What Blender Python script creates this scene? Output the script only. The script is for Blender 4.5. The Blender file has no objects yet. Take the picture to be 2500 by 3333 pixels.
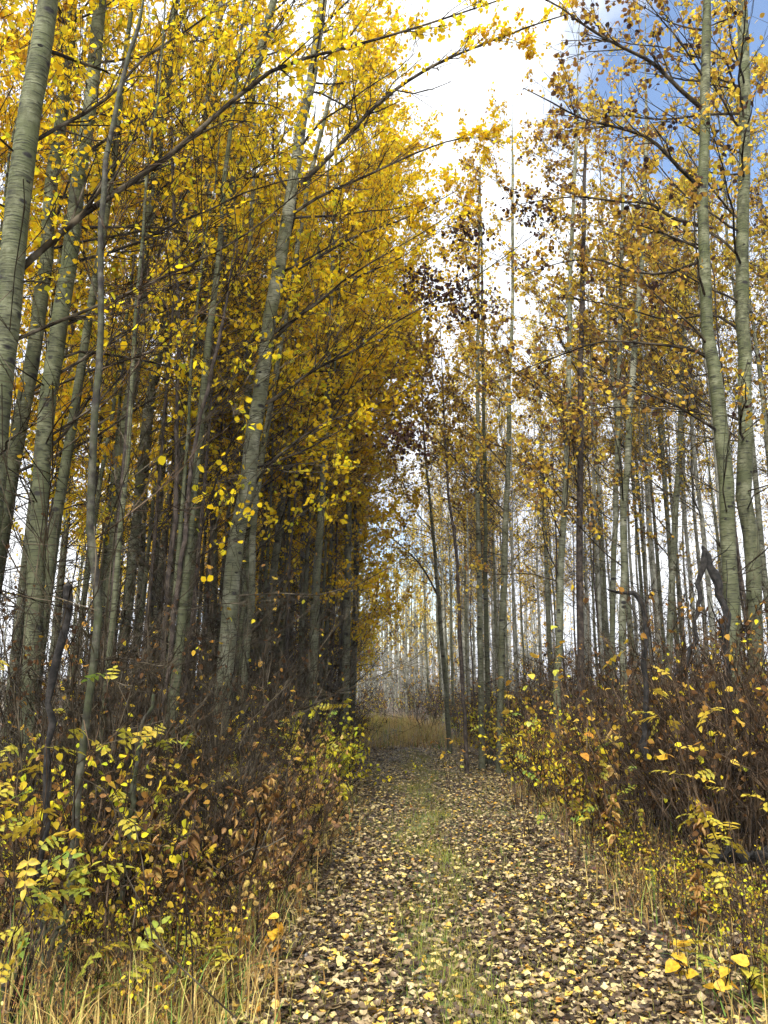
import bpy, math
import numpy as np
from mathutils import Matrix, Vector

R = math.radians
sc = bpy.context.scene
COL = sc.collection

# ------------------------------------------------------------------ camera
CAM_H, PITCH, FPX, DS = 1.5, R(12.04), 2503.0, 2500 / 1659.0
cam_data = bpy.data.cameras.new('camera')
cam_data.sensor_fit = 'HORIZONTAL'
cam_data.sensor_width = 24.0
cam_data.lens = 24.0 * FPX / 2500.0
cam_data.clip_start = 0.05
cam_data.clip_end = 9000
cam = bpy.data.objects.new('camera', cam_data)
COL.objects.link(cam)
cam.location = (0, 0, CAM_H)
cam.rotation_euler = (math.pi / 2 + PITCH, 0, 0)
sc.camera = cam

# ------------------------------------------------------------------ light
SUN_EL, SUN_AZ = R(48), R(200)      # azimuth measured from +Y towards +X
sd = Vector((math.sin(SUN_AZ) * math.cos(SUN_EL), math.cos(SUN_AZ) * math.cos(SUN_EL), math.sin(SUN_EL)))
world = bpy.data.worlds.new('World')
sc.world = world
world.use_nodes = True
nt = world.node_tree
nt.nodes.clear()


def nd(tree, kind, **kw):
    n = tree.nodes.new(kind)
    for k, v in kw.items():
        setattr(n, k, v)
    return n


def ramp(tree, stops, interp='LINEAR'):
    n = tree.nodes.new('ShaderNodeValToRGB')
    cr = n.color_ramp
    cr.interpolation = interp
    while len(cr.elements) < len(stops):
        cr.elements.new(0.5)
    for e, (p, c) in zip(cr.elements, stops):
        e.position = p
        e.color = (c, c, c, 1) if isinstance(c, (int, float)) else (*c, 1)
    return n


def cam_ray(xd, yd):
    a = (xd * DS - 1250.0) / FPX
    b = (1666.5 - yd * DS) / FPX
    return np.array([a, math.cos(PITCH) - b * math.sin(PITCH), math.sin(PITCH) + b * math.cos(PITCH)])


wo = nd(nt, 'ShaderNodeOutputWorld')
bg = nd(nt, 'ShaderNodeBackground')
bg.inputs['Strength'].default_value = 0.11
sky = nd(nt, 'ShaderNodeTexSky', sky_type='NISHITA')
sky.sun_disc = False
sky.sun_elevation = SUN_EL
sky.sun_rotation = SUN_AZ
tc = nd(nt, 'ShaderNodeTexCoord')
noise = nd(nt, 'ShaderNodeTexNoise')
noise.inputs['Scale'].default_value = 2.3
noise.inputs['Detail'].default_value = 6
noise.inputs['Roughness'].default_value = 0.58
nt.links.new(tc.outputs['Generated'], noise.inputs['Vector'])
gap = cam_ray(1640, 70)
gap = gap / np.linalg.norm(gap)
dot = nd(nt, 'ShaderNodeVectorMath', operation='DOT_PRODUCT')
dot.inputs[1].default_value = tuple(gap)
nt.links.new(tc.outputs['Generated'], dot.inputs[0])
gm = nd(nt, 'ShaderNodeMapRange')
gm.inputs['From Min'].default_value = 0.965
gm.inputs['From Max'].default_value = 0.999
gm.inputs['To Min'].default_value = 0.0
gm.inputs['To Max'].default_value = 0.42
nt.links.new(dot.outputs['Value'], gm.inputs['Value'])
gap2 = cam_ray(828, 1300)
gap2 = gap2 / np.linalg.norm(gap2)
dot2 = nd(nt, 'ShaderNodeVectorMath', operation='DOT_PRODUCT')
dot2.inputs[1].default_value = tuple(gap2)
nt.links.new(tc.outputs['Generated'], dot2.inputs[0])
gm2 = nd(nt, 'ShaderNodeMapRange')
gm2.inputs['From Min'].default_value = 0.990
gm2.inputs['From Max'].default_value = 0.9995
gm2.inputs['To Max'].default_value = 0.33
nt.links.new(dot2.outputs['Value'], gm2.inputs['Value'])
gsum = nd(nt, 'ShaderNodeMath', operation='ADD')
nt.links.new(gm.outputs['Result'], gsum.inputs[0])
nt.links.new(gm2.outputs['Result'], gsum.inputs[1])
sub = nd(nt, 'ShaderNodeMath', operation='SUBTRACT')
nt.links.new(noise.outputs['Fac'], sub.inputs[0])
nt.links.new(gsum.outputs[0], sub.inputs[1])
cr = ramp(nt, [(0.18, 0.0), (0.40, 1.0)])
nt.links.new(sub.outputs[0], cr.inputs['Fac'])
ccol = ramp(nt, [(0.30, (3.7, 4.0, 4.6)), (0.60, (5.4, 5.5, 5.6))])
nt.links.new(noise.outputs['Fac'], ccol.inputs['Fac'])
mx = nd(nt, 'ShaderNodeMix', data_type='RGBA')
nt.links.new(cr.outputs['Color'], mx.inputs['Factor'])
nt.links.new(sky.outputs['Color'], mx.inputs['A'])
nt.links.new(ccol.outputs['Color'], mx.inputs['B'])
nt.links.new(mx.outputs['Result'], bg.inputs['Color'])
nt.links.new(bg.outputs[0], wo.inputs['Surface'])

sun_data = bpy.data.lights.new('sun', 'SUN')
sun_data.energy = 3.0
sun_data.angle = R(30)
sun_data.color = (1.0, 0.96, 0.9)
sun = bpy.data.objects.new('sun', sun_data)
COL.objects.link(sun)
sun.rotation_euler = sd.to_track_quat('Z', 'Y').to_euler()

sc.view_settings.view_transform = 'Standard'
sc.view_settings.look = 'None'
sc.view_settings.exposure = 1.55
sc.view_settings.gamma = 1.0
sc.view_settings.use_curve_mapping = False
try:
    sc.cycles.use_denoising = True
    sc.cycles.use_adaptive_sampling = True
    sc.cycles.adaptive_threshold = 0.03
    sc.cycles.use_light_tree = False
    sc.cycles.debug_use_spatial_splits = True
    sc.cycles.max_bounces = 4
    sc.cycles.diffuse_bounces = 2
    sc.cycles.transmission_bounces = 4
    sc.cycles.glossy_bounces = 2
    sc.cycles.volume_bounces = 0
    sc.cycles.caustics_reflective = False
    sc.cycles.caustics_refractive = False
except Exception:
    pass

rng = np.random.default_rng(11)


# ------------------------------------------------------------------ helpers
def unit(v):
    return v / np.maximum(np.linalg.norm(v, axis=-1, keepdims=True), 1e-9)


def pix(xd, yd, Y):
    """pixel of the photograph (1659 wide) on the upright plane at distance Y; also metres per pixel there"""
    d = cam_ray(xd, yd)
    s = Y / d[1]
    return np.array([0, 0, CAM_H]) + d * s, s / FPX * DS


def pix_ground(xd, yd, z=0.0):
    d = cam_ray(xd, yd)
    s = (z - CAM_H) / d[2]
    return np.array([0, 0, CAM_H]) + d * s


class Geo:
    """collects vertices, quads, triangles, one tint per vertex and a material index per face"""
    def __init__(self):
        self.V, self.Q, self.T, self.A, self.QM, self.TM = [], [], [], [], [], []
        self.n = 0

    def add(self, V, Q=None, T=None, tint=0.5, mat=0):
        V = np.asarray(V, float).reshape(-1, 3)
        if Q is not None and len(Q):
            self.Q.append(np.asarray(Q, int).reshape(-1, 4) + self.n)
            self.QM.append(np.full(len(self.Q[-1]), mat))
        if T is not None and len(T):
            self.T.append(np.asarray(T, int).reshape(-1, 3) + self.n)
            self.TM.append(np.full(len(self.T[-1]), mat))
        self.V.append(V)
        self.A.append(np.broadcast_to(np.asarray(tint, float), (len(V),)))
        self.n += len(V)
        return self

    def mesh(self, name, mats, smooth=False):
        V = np.concatenate(self.V) if self.V else np.zeros((0, 3))
        A = np.concatenate(self.A) if self.A else np.zeros(0)
        Q = np.concatenate(self.Q) if self.Q else np.zeros((0, 4), int)
        T = np.concatenate(self.T) if self.T else np.zeros((0, 3), int)
        m = bpy.data.meshes.new(name)
        m.vertices.add(len(V))
        m.vertices.foreach_set('co', V.astype(np.float32).ravel())
        loops = np.concatenate([Q.ravel(), T.ravel()])
        m.loops.add(len(loops))
        m.loops.foreach_set('vertex_index', loops.astype(np.int32))
        npoly = len(Q) + len(T)
        m.polygons.add(npoly)
        start = np.concatenate([np.arange(len(Q)) * 4, len(Q) * 4 + np.arange(len(T)) * 3])
        m.polygons.foreach_set('loop_start', start.astype(np.int32))
        mi = np.concatenate((self.QM + self.TM) or [np.zeros(0)])
        at = m.attributes.new('tint', 'FLOAT', 'POINT')
        at.data.foreach_set('value', A.astype(np.float32))
        for k in (mats if isinstance(mats, (list, tuple)) else [mats]):
            m.materials.append(k)
        m.polygons.foreach_set('material_index', mi.astype(np.int32))
        m.update(calc_edges=True)
        if smooth:
            m.polygons.foreach_set('use_smooth', np.ones(npoly, bool))
        m.validate()
        return m


def tubes(P, Rad, sides):
    """P (T,N,3), Rad (T,N) -> verts, quads"""
    P = np.asarray(P, float)
    Rad = np.asarray(Rad, float)
    if P.ndim == 2:
        P, Rad = P[None], Rad[None]
    Tn, N = P.shape[:2]
    tg = unit(np.gradient(P, axis=1))
    ref = np.where(np.abs(tg[:, :1, 0:1]) < 0.8, np.array([1.0, 0.1, 0.05]), np.array([0.1, 1.0, 0.05]))
    n = unit(np.cross(tg, ref))
    b = np.cross(tg, n)
    a = np.arange(sides) * 2 * np.pi / sides
    ring = (n[:, :, None, :] * np.cos(a)[None, None, :, None] + b[:, :, None, :] * np.sin(a)[None, None, :, None])
    V = P[:, :, None, :] + ring * Rad[:, :, None, None]
    idx = np.arange(Tn * N * sides).reshape(Tn, N, sides)
    q = np.stack([idx[:, :-1, :], np.roll(idx, -1, 2)[:, :-1, :], np.roll(idx, -1, 2)[:, 1:, :], idx[:, 1:, :]], -1)
    return V.reshape(-1, 3), q.reshape(-1, 4)


def resample(P, n):
    """smooth (Catmull-Rom) resampling of a polyline with any number of columns"""
    P = np.asarray(P, float)
    d = np.concatenate([[0], np.cumsum(np.linalg.norm(np.diff(P[:, :3], axis=0), axis=1))])
    t = np.linspace(0, d[-1], n)
    E = np.vstack([2 * P[0] - P[1], P, 2 * P[-1] - P[-2]])
    out = []
    for x in t:
        i = min(max(np.searchsorted(d, x) - 1, 0), len(P) - 2)
        u = (x - d[i]) / max(d[i + 1] - d[i], 1e-9)
        p0, p1, p2, p3 = E[i], E[i + 1], E[i + 2], E[i + 3]
        out.append(0.5 * (2 * p1 + (p2 - p0) * u + (2 * p0 - 5 * p1 + 4 * p2 - p3) * u * u + (3 * p1 - p0 - 3 * p2 + p3) * u ** 3))
    return np.array(out)


# leaf outlines: x across, y along, z out of the blade
LEAF = np.array([[0, 0, 0], [-.43, .2, .10], [-.42, .52, .09], [-.2, .83, .03], [0, 1.04, -.03],
                 [.2, .83, .03], [.42, .52, .09], [.43, .2, .10], [0, .5, -.01]])
LEAF_Q = np.array([[0, 8, 2, 1], [8, 4, 3, 2], [8, 6, 5, 4], [0, 7, 6, 8]])
SMALL = np.array([[0, 0, 0], [-.45, .3, .1], [-.34, .72, .07], [0, 1.0, 0], [.34, .72, .07], [.45, .3, .1]])
SMALL_Q = np.array([[0, 3, 2, 1], [0, 5, 4, 3]])
NARROW = np.array([[0, 0, 0], [-.13, .3, .03], [-.11, .65, 0], [0, 1.0, -.12], [.11, .65, 0], [.13, .3, .03]])


def leaves(geo, pos, dirv, nrm, size, tint, tpl=SMALL, quads=SMALL_Q, curl=None, mat=0):
    M = len(pos)
    d = unit(dirv)
    s = unit(np.cross(d, nrm))
    n = np.cross(s, d)
    t = np.broadcast_to(tpl, (M,) + tpl.shape).copy()
    if curl is not None:
        t[:, :, 2] += curl[:, None] * (t[:, :, 1] - .5) ** 2 * 1.5 + curl[:, None] * t[:, :, 0] ** 2 * 1.6
    V = pos[:, None] + size[:, None, None] * (t[..., 0:1] * s[:, None] + t[..., 1:2] * d[:, None] + t[..., 2:3] * n[:, None])
    K = len(tpl)
    Q = (quads[None] + (np.arange(M) * K)[:, None, None]).reshape(-1, 4)
    geo.add(V.reshape(-1, 3), Q=Q, tint=np.repeat(tint, K), mat=mat)


def link(o, parent=None):
    COL.objects.link(o)
    if parent is not None:
        o.parent = parent
    return o


def obj(name, mesh, parent=None, loc=None):
    o = bpy.data.objects.new(name, mesh)
    if loc is not None:
        o.location = loc
    return link(o, parent)


def thing(name, label, cat, loc=(0, 0, 0), rz=0.0, scale=1.0, group=None):
    o = bpy.data.objects.new(name, None)
    o.empty_display_size = 0.1
    o.location = loc
    o.rotation_euler = (0, 0, rz)
    o.scale = (scale,) * 3
    tag(o, label, cat, group)
    return link(o)


def tag(o, label=None, cat=None, group=None, kind=None):
    for k, v in (('label', label), ('category', cat), ('group', group), ('kind', kind)):
        if v:
            o[k] = v
    return o


# ------------------------------------------------------------------ materials
def new_mat(name):
    m = bpy.data.materials.new(name)
    m.use_nodes = True
    t = m.node_tree
    t.nodes.clear()
    return m, t, nd(t, 'ShaderNodeOutputMaterial')


def leaf_mat(name, stops, trans=0.4, rough=0.5, spec=0.3, objvar=0.0, mottle=0.35):
    m, t, out = new_mat(name)
    at = nd(t, 'ShaderNodeAttribute', attribute_name='tint')
    fac = at.outputs['Fac']
    if objvar:
        oi = nd(t, 'ShaderNodeObjectInfo')
        ad = nd(t, 'ShaderNodeMath', operation='MULTIPLY_ADD')
        t.links.new(oi.outputs['Random'], ad.inputs[0])
        ad.inputs[1].default_value = objvar
        sb = nd(t, 'ShaderNodeMath', operation='SUBTRACT')
        t.links.new(fac, sb.inputs[0])
        sb.inputs[1].default_value = objvar / 2
        t.links.new(sb.outputs[0], ad.inputs[2])
        fac = ad.outputs[0]
    rp = ramp(t, stops)
    t.links.new(fac, rp.inputs['Fac'])
    col = rp.outputs['Color']
    if mottle:
        geo = nd(t, 'ShaderNodeNewGeometry')
        nz = nd(t, 'ShaderNodeTexNoise')
        nz.inputs['Scale'].default_value = 60
        nz.inputs['Detail'].default_value = 2
        t.links.new(geo.outputs['Position'], nz.inputs['Vector'])
        mr = nd(t, 'ShaderNodeMapRange')
        mr.inputs['From Min'].default_value = 0.35
        mr.inputs['From Max'].default_value = 0.65
        mr.inputs['To Min'].default_value = 1 - mottle
        mr.inputs['To Max'].default_value = 1 + mottle * 0.4
        t.links.new(nz.outputs['Fac'], mr.inputs['Value'])
        mul = nd(t, 'ShaderNodeMix', data_type='RGBA', blend_type='MULTIPLY')
        mul.inputs['Factor'].default_value = 1
        t.links.new(col, mul.inputs['A'])
        t.links.new(mr.outputs['Result'], mul.inputs['B'])
        col = mul.outputs['Result']
    if spec:
        pb = nd(t, 'ShaderNodeBsdfPrincipled')
        pb.inputs['Roughness'].default_value = rough
        pb.inputs['Specular IOR Level'].default_value = spec
        t.links.new(col, pb.inputs['Base Color'])
    else:
        pb = nd(t, 'ShaderNodeBsdfDiffuse')
        t.links.new(col, pb.inputs['Color'])
    tr = nd(t, 'ShaderNodeBsdfTranslucent')
    t.links.new(col, tr.inputs['Color'])
    ms = nd(t, 'ShaderNodeMixShader')
    ms.inputs['Fac'].default_value = trans
    t.links.new(pb.outputs[0], ms.inputs[1])
    t.links.new(tr.outputs[0], ms.inputs[2])
    t.links.new(ms.outputs[0], out.inputs['Surface'])
    return m


def bark_mat(name, base, light, dark, marks=True, moss=None, scale=1.0, rough=0.75):
    """smooth aspen bark: blotches, thin level lenticel lines, dark scars, greenish algae"""
    m, t, out = new_mat(name)
    co = nd(t, 'ShaderNodeTexCoord')
    oi = nd(t, 'ShaderNodeObjectInfo')
    off = nd(t, 'ShaderNodeVectorMath', operation='MULTIPLY_ADD')
    comb = nd(t, 'ShaderNodeCombineXYZ')
    for k in range(3):
        t.links.new(oi.outputs['Random'], comb.inputs[k])
    off.inputs[1].default_value = (17, 13, 29)
    t.links.new(comb.outputs[0], off.inputs[0])
    t.links.new(co.outputs['Object'], off.inputs[2])
    n1 = nd(t, 'ShaderNodeTexNoise')
    n1.inputs['Scale'].default_value = 5.5 * scale
    n1.inputs['Detail'].default_value = 5
    n1.inputs['Roughness'].default_value = 0.7
    t.links.new(off.outputs[0], n1.inputs['Vector'])
    rp = ramp(t, [(0.36, dark), (0.48, base), (0.62, light)])
    t.links.new(n1.outputs['Fac'], rp.inputs['Fac'])
    col = rp.outputs['Color']
    if moss:
        n3 = nd(t, 'ShaderNodeTexNoise')
        n3.inputs['Scale'].default_value = 2.2 * scale
        n3.inputs['Detail'].default_value = 4
        n3.inputs['Roughness'].default_value = 0.7
        t.links.new(off.outputs[0], n3.inputs['Vector'])
        r3 = ramp(t, [(0.42, 0.0), (0.6, 0.8)])
        t.links.new(n3.outputs['Fac'], r3.inputs['Fac'])
        mm = nd(t, 'ShaderNodeMix', data_type='RGBA')
        t.links.new(r3.outputs['Color'], mm.inputs['Factor'])
        t.links.new(col, mm.inputs['A'])
        mm.inputs['B'].default_value = (*moss, 1)
        col = mm.outputs['Result']
    bump_src = n1.outputs['Fac']
    if marks:
        sx = nd(t, 'ShaderNodeSeparateXYZ')
        t.links.new(co.outputs['Object'], sx.inputs[0])
        zz_ = nd(t, 'ShaderNodeMath', operation='MULTIPLY_ADD')
        zz_.inputs[1].default_value = 2.6
        t.links.new(n1.outputs['Fac'], zz_.inputs[0])
        t.links.new(sx.outputs['Z'], zz_.inputs[2])
        mz = nd(t, 'ShaderNodeMapRange')
        mz.inputs['From Min'].default_value = 1.6
        mz.inputs['From Max'].default_value = 7.5
        mz.inputs['To Min'].default_value = .8
        mz.inputs['To Max'].default_value = 0
        t.links.new(zz_.outputs[0], mz.inputs['Value'])
        old_shade = nd(t, 'ShaderNodeMix', data_type='RGBA')  # darker downwards: old algae-grown bark, with weaker skylight low down painted in
        t.links.new(mz.outputs['Result'], old_shade.inputs['Factor'])
        t.links.new(col, old_shade.inputs['A'])
        old_shade.inputs['B'].default_value = (.064, .067, .038, 1)
        col = old_shade.outputs['Result']
        sc_ = nd(t, 'ShaderNodeVectorMath', operation='MULTIPLY')
        sc_.inputs[1].default_value = (9 * scale, 9 * scale, 75 * scale)
        t.links.new(off.outputs[0], sc_.inputs[0])
        n2 = nd(t, 'ShaderNodeTexNoise')
        n2.inputs['Scale'].default_value = 1.0
        n2.inputs['Detail'].default_value = 3
        t.links.new(sc_.outputs[0], n2.inputs['Vector'])
        r2 = ramp(t, [(0.54, 0.0), (0.63, 0.8)])
        t.links.new(n2.outputs['Fac'], r2.inputs['Fac'])
        m2 = nd(t, 'ShaderNodeMix', data_type='RGBA')
        t.links.new(r2.outputs['Color'], m2.inputs['Factor'])
        t.links.new(col, m2.inputs['A'])
        m2.inputs['B'].default_value = (dark[0] * .35, dark[1] * .35, dark[2] * .35, 1)
        col = m2.outputs['Result']
        s3 = nd(t, 'ShaderNodeVectorMath', operation='MULTIPLY')
        s3.inputs[1].default_value = (5.0, 5.0, 9.0)
        t.links.new(off.outputs[0], s3.inputs[0])
        dz_ = nd(t, 'ShaderNodeMix', data_type='RGBA', blend_type='LINEAR_LIGHT')
        dz_.inputs['Factor'].default_value = .12
        t.links.new(s3.outputs[0], dz_.inputs['A'])
        t.links.new(n1.outputs['Color'], dz_.inputs['B'])
        vo = nd(t, 'ShaderNodeTexVoronoi')
        vo.inputs['Scale'].default_value = 1.0
        t.links.new(dz_.outputs['Result'], vo.inputs['Vector'])
        r4a = ramp(t, [(0.15, 1.0), (0.26, 0.0)])
        t.links.new(vo.outputs['Distance'], r4a.inputs['Fac'])
        sepc = nd(t, 'ShaderNodeSeparateColor')
        t.links.new(vo.outputs['Color'], sepc.inputs['Color'])
        gt = nd(t, 'ShaderNodeMath', operation='GREATER_THAN')
        gt.inputs[1].default_value = .5
        t.links.new(sepc.outputs[0], gt.inputs[0])
        r4 = nd(t, 'ShaderNodeMix', data_type='RGBA', blend_type='MULTIPLY')
        r4.inputs['Factor'].default_value = 1
        t.links.new(r4a.outputs['Color'], r4.inputs['A'])
        t.links.new(gt.outputs[0], r4.inputs['B'])
        m4 = nd(t, 'ShaderNodeMix', data_type='RGBA')
        t.links.new(r4.outputs['Result'], m4.inputs['Factor'])
        t.links.new(col, m4.inputs['A'])
        m4.inputs['B'].default_value = (0.012, 0.011, 0.01, 1)
        col = m4.outputs['Result']
        bump_src = n2.outputs['Fac']
    pb = nd(t, 'ShaderNodeBsdfPrincipled')
    pb.inputs['Roughness'].default_value = rough
    pb.inputs['Specular IOR Level'].default_value = 0.25
    t.links.new(col, pb.inputs['Base Color'])
    bp = nd(t, 'ShaderNodeBump')
    bp.inputs['Strength'].default_value = 0.8
    bp.inputs['Distance'].default_value = 0.012
    t.links.new(bump_src, bp.inputs['Height'])
    t.links.new(bp.outputs[0], pb.inputs['Normal'])
    t.links.new(pb.outputs[0], out.inputs['Surface'])
    return m


def twig_mat(name, dark, base, light):
    m, t, out = new_mat(name)
    geo = nd(t, 'ShaderNodeNewGeometry')
    n1 = nd(t, 'ShaderNodeTexNoise')
    n1.inputs['Scale'].default_value = 6
    n1.inputs['Detail'].default_value = 2
    t.links.new(geo.outputs['Position'], n1.inputs['Vector'])
    rp = ramp(t, [(.35, dark), (.5, base), (.65, light)])
    t.links.new(n1.outputs['Fac'], rp.inputs['Fac'])
    df = nd(t, 'ShaderNodeBsdfDiffuse')
    t.links.new(rp.outputs['Color'], df.inputs['Color'])
    t.links.new(df.outputs[0], out.inputs['Surface'])
    return m


GOLD = (0.86, 0.63, 0.018)
LEMON = (0.70, 0.55, 0.03)
LIME = (0.42, 0.47, 0.03)
OCHRE = (0.50, 0.25, 0.015)
RUST = (0.28, 0.10, 0.02)
UMBER = (0.085, 0.045, 0.025)
M = {}
M['leaf_gold'] = leaf_mat('yellow_aspen_leaf', [(0, OCHRE), (.12, (.80, .50, .01)), (.5, GOLD), (.8, (.82, .69, .03)), (1, (.52, .56, .03))], .6, objvar=.3, spec=0, mottle=0)
M['leaf_sparse'] = leaf_mat('withering_leaf', [(0, (.07, .04, .03)), (.2, (.2, .1, .04)), (.38, (.52, .31, .045)), (.7, (.74, .53, .05)), (1, (.7, .60, .07))], .42, objvar=.35, spec=0, mottle=0)
M['leaf_dark'] = leaf_mat('dead_brown_leaf', [(0, (.025, .014, .012)), (1, (.06, .03, .022))], .15, spec=0, mottle=0)
M['leaf_brush'] = leaf_mat('brush_leaf', [(0, (.05, .03, .018)), (.35, (.13, .065, .025)), (.55, (.34, .18, .04)), (.75, LEMON), (1, LIME)], .35, objvar=.3, spec=0, mottle=0)
M['leaf_lime'] = leaf_mat('yellow_green_leaflet', [(0, (.52, .37, .035)), (.5, (.40, .37, .04)), (1, (.17, .26, .04))], .4, objvar=.7)
M['leaf_big'] = leaf_mat('large_yellow_leaf', [(0, (.48, .22, .025)), (.4, (.60, .36, .025)), (.8, (.66, .47, .06)), (1, (.42, .42, .05))], .35, objvar=.7, rough=.4)
M['leaf_tan'] = leaf_mat('withered_tan_leaf', [(0, (.10, .05, .02)), (.35, (.25, .12, .035)), (.7, (.46, .27, .075)), (.9, (.56, .40, .12)), (1, (.58, .46, .07))], .3, objvar=.5)
M['litter'] = leaf_mat('fallen_leaf', [(0, (.024, .016, .01)), (.28, (.05, .032, .019)), (.46, (.10, .066, .038)), (.58, (.2, .14, .076)), (.72, (.36, .27, .14)), (.85, (.54, .44, .23)), (.93, (.62, .48, .12)), (.98, (.58, .34, .04)), (1, (.42, .18, .03))], .1, rough=.42, spec=.45, objvar=.0)
M['grass_dry'] = leaf_mat('dry_grass', [(0, (.12, .065, .025)), (.3, (.34, .2, .07)), (.55, (.50, .36, .13)), (.72, (.56, .45, .16)), (.86, (.34, .36, .08)), (1, (.13, .22, .05))], .3, spec=0, mottle=0)
M['grass_green'] = leaf_mat('short_grass', [(0, (.26, .2, .07)), (.5, (.26, .25, .06)), (1, (.11, .18, .03))], .3, spec=0, mottle=0)
M['bark_aspen'] = bark_mat('olive_aspen_bark', (.082, .087, .042), (.19, .197, .118), (.028, .030, .014), moss=(.062, .076, .026))
M['bark_pale'] = bark_mat('pale_aspen_bark', (.165, .168, .112), (.31, .312, .24), (.062, .064, .04), moss=(.10, .11, .05))
M['bark_grey'] = bark_mat('light_grey_aspen_bark', (.2, .2, .16), (.33, .33, .28), (.09, .09, .066), marks=False, scale=1.5)
M['bark_dark'] = bark_mat('dark_brown_bark', (.034, .025, .019), (.085, .066, .052), (.014, .011, .009), marks=False, scale=2.5)
M['bark_mossy'] = bark_mat('lichen_bark', (.024, .02, .016), (.085, .082, .062), (.010, .009, .008), marks=False, moss=(.04, .05, .018), scale=2.5)
M['twig'] = twig_mat('grey_brown_twig', (.014, .011, .008), (.036, .029, .019), (.10, .083, .058))
M['twig_grey'] = twig_mat('weathered_grey_twig', (.03, .026, .021), (.075, .067, .055), (.15, .138, .115))
M['twig_red'] = twig_mat('reddish_brown_twig', (.011, .008, .005), (.038, .026, .016), (.13, .092, .06))
M['charred'] = bark_mat('black_dead_wood', (.012, .011, .01), (.032, .029, .026), (.005, .005, .005), marks=False, scale=4, rough=.95)
M['rotten'] = bark_mat('rotten_red_wood', (.22, .085, .04), (.38, .17, .09), (.07, .03, .02), marks=False, scale=6)


# ------------------------------------------------------------------ ground, path, hills
def path_c(Y):
    Y = np.asarray(Y, float)
    return 0.345 + (Y - 3.78) * 0.0354 - 0.009 * np.clip(Y - 12, 0, None) ** 2 * np.where(Y > 40, 0, 1) \
        - np.where(Y > 40, 0.009 * 28 ** 2 + .504 * (Y - 40), 0)


def path_w(Y):
    return 0.95 + 0.05 * np.sin(np.asarray(Y) * 1.7) + 0.03 * np.sin(np.asarray(Y) * 4.1 + 1)


def hgt(x, Y):
    x, Y = np.asarray(x, float), np.asarray(Y, float)
    e = np.clip(np.abs(x - path_c(np.clip(Y, -5, 60))) - 0.9, 0, 4)
    k = np.exp(-(Y / 90) ** 2)
    return (0.05 * np.minimum(e, 1.2) + 0.05 * np.sin(x * 1.3 + .7) * np.sin(Y * .9) * np.minimum(e, 1) + .012 * np.sin(x * 2.3 + Y * 3.1)) * k


def soil_mat(name, cols, sc1, rough=.85):
    m, t, out = new_mat(name)
    geo = nd(t, 'ShaderNodeNewGeometry')
    n1 = nd(t, 'ShaderNodeTexNoise')
    n1.inputs['Scale'].default_value = sc1
    n1.inputs['Detail'].default_value = 9
    n1.inputs['Roughness'].default_value = .7
    t.links.new(geo.outputs['Position'], n1.inputs['Vector'])
    rp = ramp(t, cols)
    t.links.new(n1.outputs['Fac'], rp.inputs['Fac'])
    vo = nd(t, 'ShaderNodeTexVoronoi')
    vo.inputs['Scale'].default_value = 22
    t.links.new(geo.outputs['Position'], vo.inputs['Vector'])
    mul = nd(t, 'ShaderNodeMix', data_type='RGBA', blend_type='OVERLAY')
    mul.inputs['Factor'].default_value = .55
    t.links.new(rp.outputs['Color'], mul.inputs['A'])
    t.links.new(vo.outputs['Color'], mul.inputs['B'])
    hs = nd(t, 'ShaderNodeHueSaturation')
    hs.inputs['Saturation'].default_value = .8
    t.links.new(mul.outputs['Result'], hs.inputs['Color'])
    pb = nd(t, 'ShaderNodeBsdfPrincipled')
    pb.inputs['Roughness'].default_value = rough
    t.links.new(hs.outputs['Color'], pb.inputs['Base Color'])
    bp = nd(t, 'ShaderNodeBump')
    bp.inputs['Strength'].default_value = .8
    bp.inputs['Distance'].default_value = .03
    t.links.new(n1.outputs['Fac'], bp.inputs['Height'])
    t.links.new(bp.outputs[0], pb.inputs['Normal'])
    t.links.new(pb.outputs[0], out.inputs['Surface'])
    return m


def grid_mesh(name, X, Yv, zf, mat):
    nx, ny = X.shape[1], X.shape[0]
    V = np.stack([X, Yv, zf], -1).reshape(-1, 3)
    i = np.arange(nx * ny).reshape(ny, nx)
    q = np.stack([i[:-1, :-1], i[:-1, 1:], i[1:, 1:], i[1:, :-1]], -1).reshape(-1, 4)
    return Geo().add(V, Q=q).mesh(name, mat, smooth=True)


M['soil'] = soil_mat('forest_floor', [(.3, (.02, .014, .01)), (.48, (.075, .05, .028)), (.6, (.16, .105, .045)), (.72, (.24, .17, .06))], 2.5)
M['path'] = soil_mat('trodden_earth', [(.3, (.028, .02, .012)), (.48, (.07, .05, .026)), (.56, (.11, .105, .032)), (.7, (.15, .155, .04))], 1.6)
gx = np.unique(np.concatenate([np.linspace(-12, 12, 65), np.linspace(-60, 60, 41), np.array([-4500, -1500, -400, -150, 150, 400, 1500, 4500])]))
gy = np.unique(np.concatenate([np.linspace(-6, 36, 127), np.linspace(-40, 120, 41), np.array([-3000, -800, -200, 200, 400, 900, 1800, 4500])]))
GX, GY = np.meshgrid(gx, gy)
ground = obj('ground', grid_mesh('ground', GX, GY, hgt(GX, GY), M['soil']))
tag(ground, 'brown forest floor covered in soil and fallen leaves', kind='structure')
py = np.linspace(-4, 40, 177)
PX = np.linspace(-1, 1, 15)[None] * path_w(py)[:, None] + path_c(py)[:, None]
PY = np.repeat(py[:, None], 15, 1)
path = obj('path', grid_mesh('path', PX, PY, hgt(PX, PY) + .012, M['path']))
tag(path, 'straight leaf-strewn woodland path with mossy grass', kind='structure')


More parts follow.
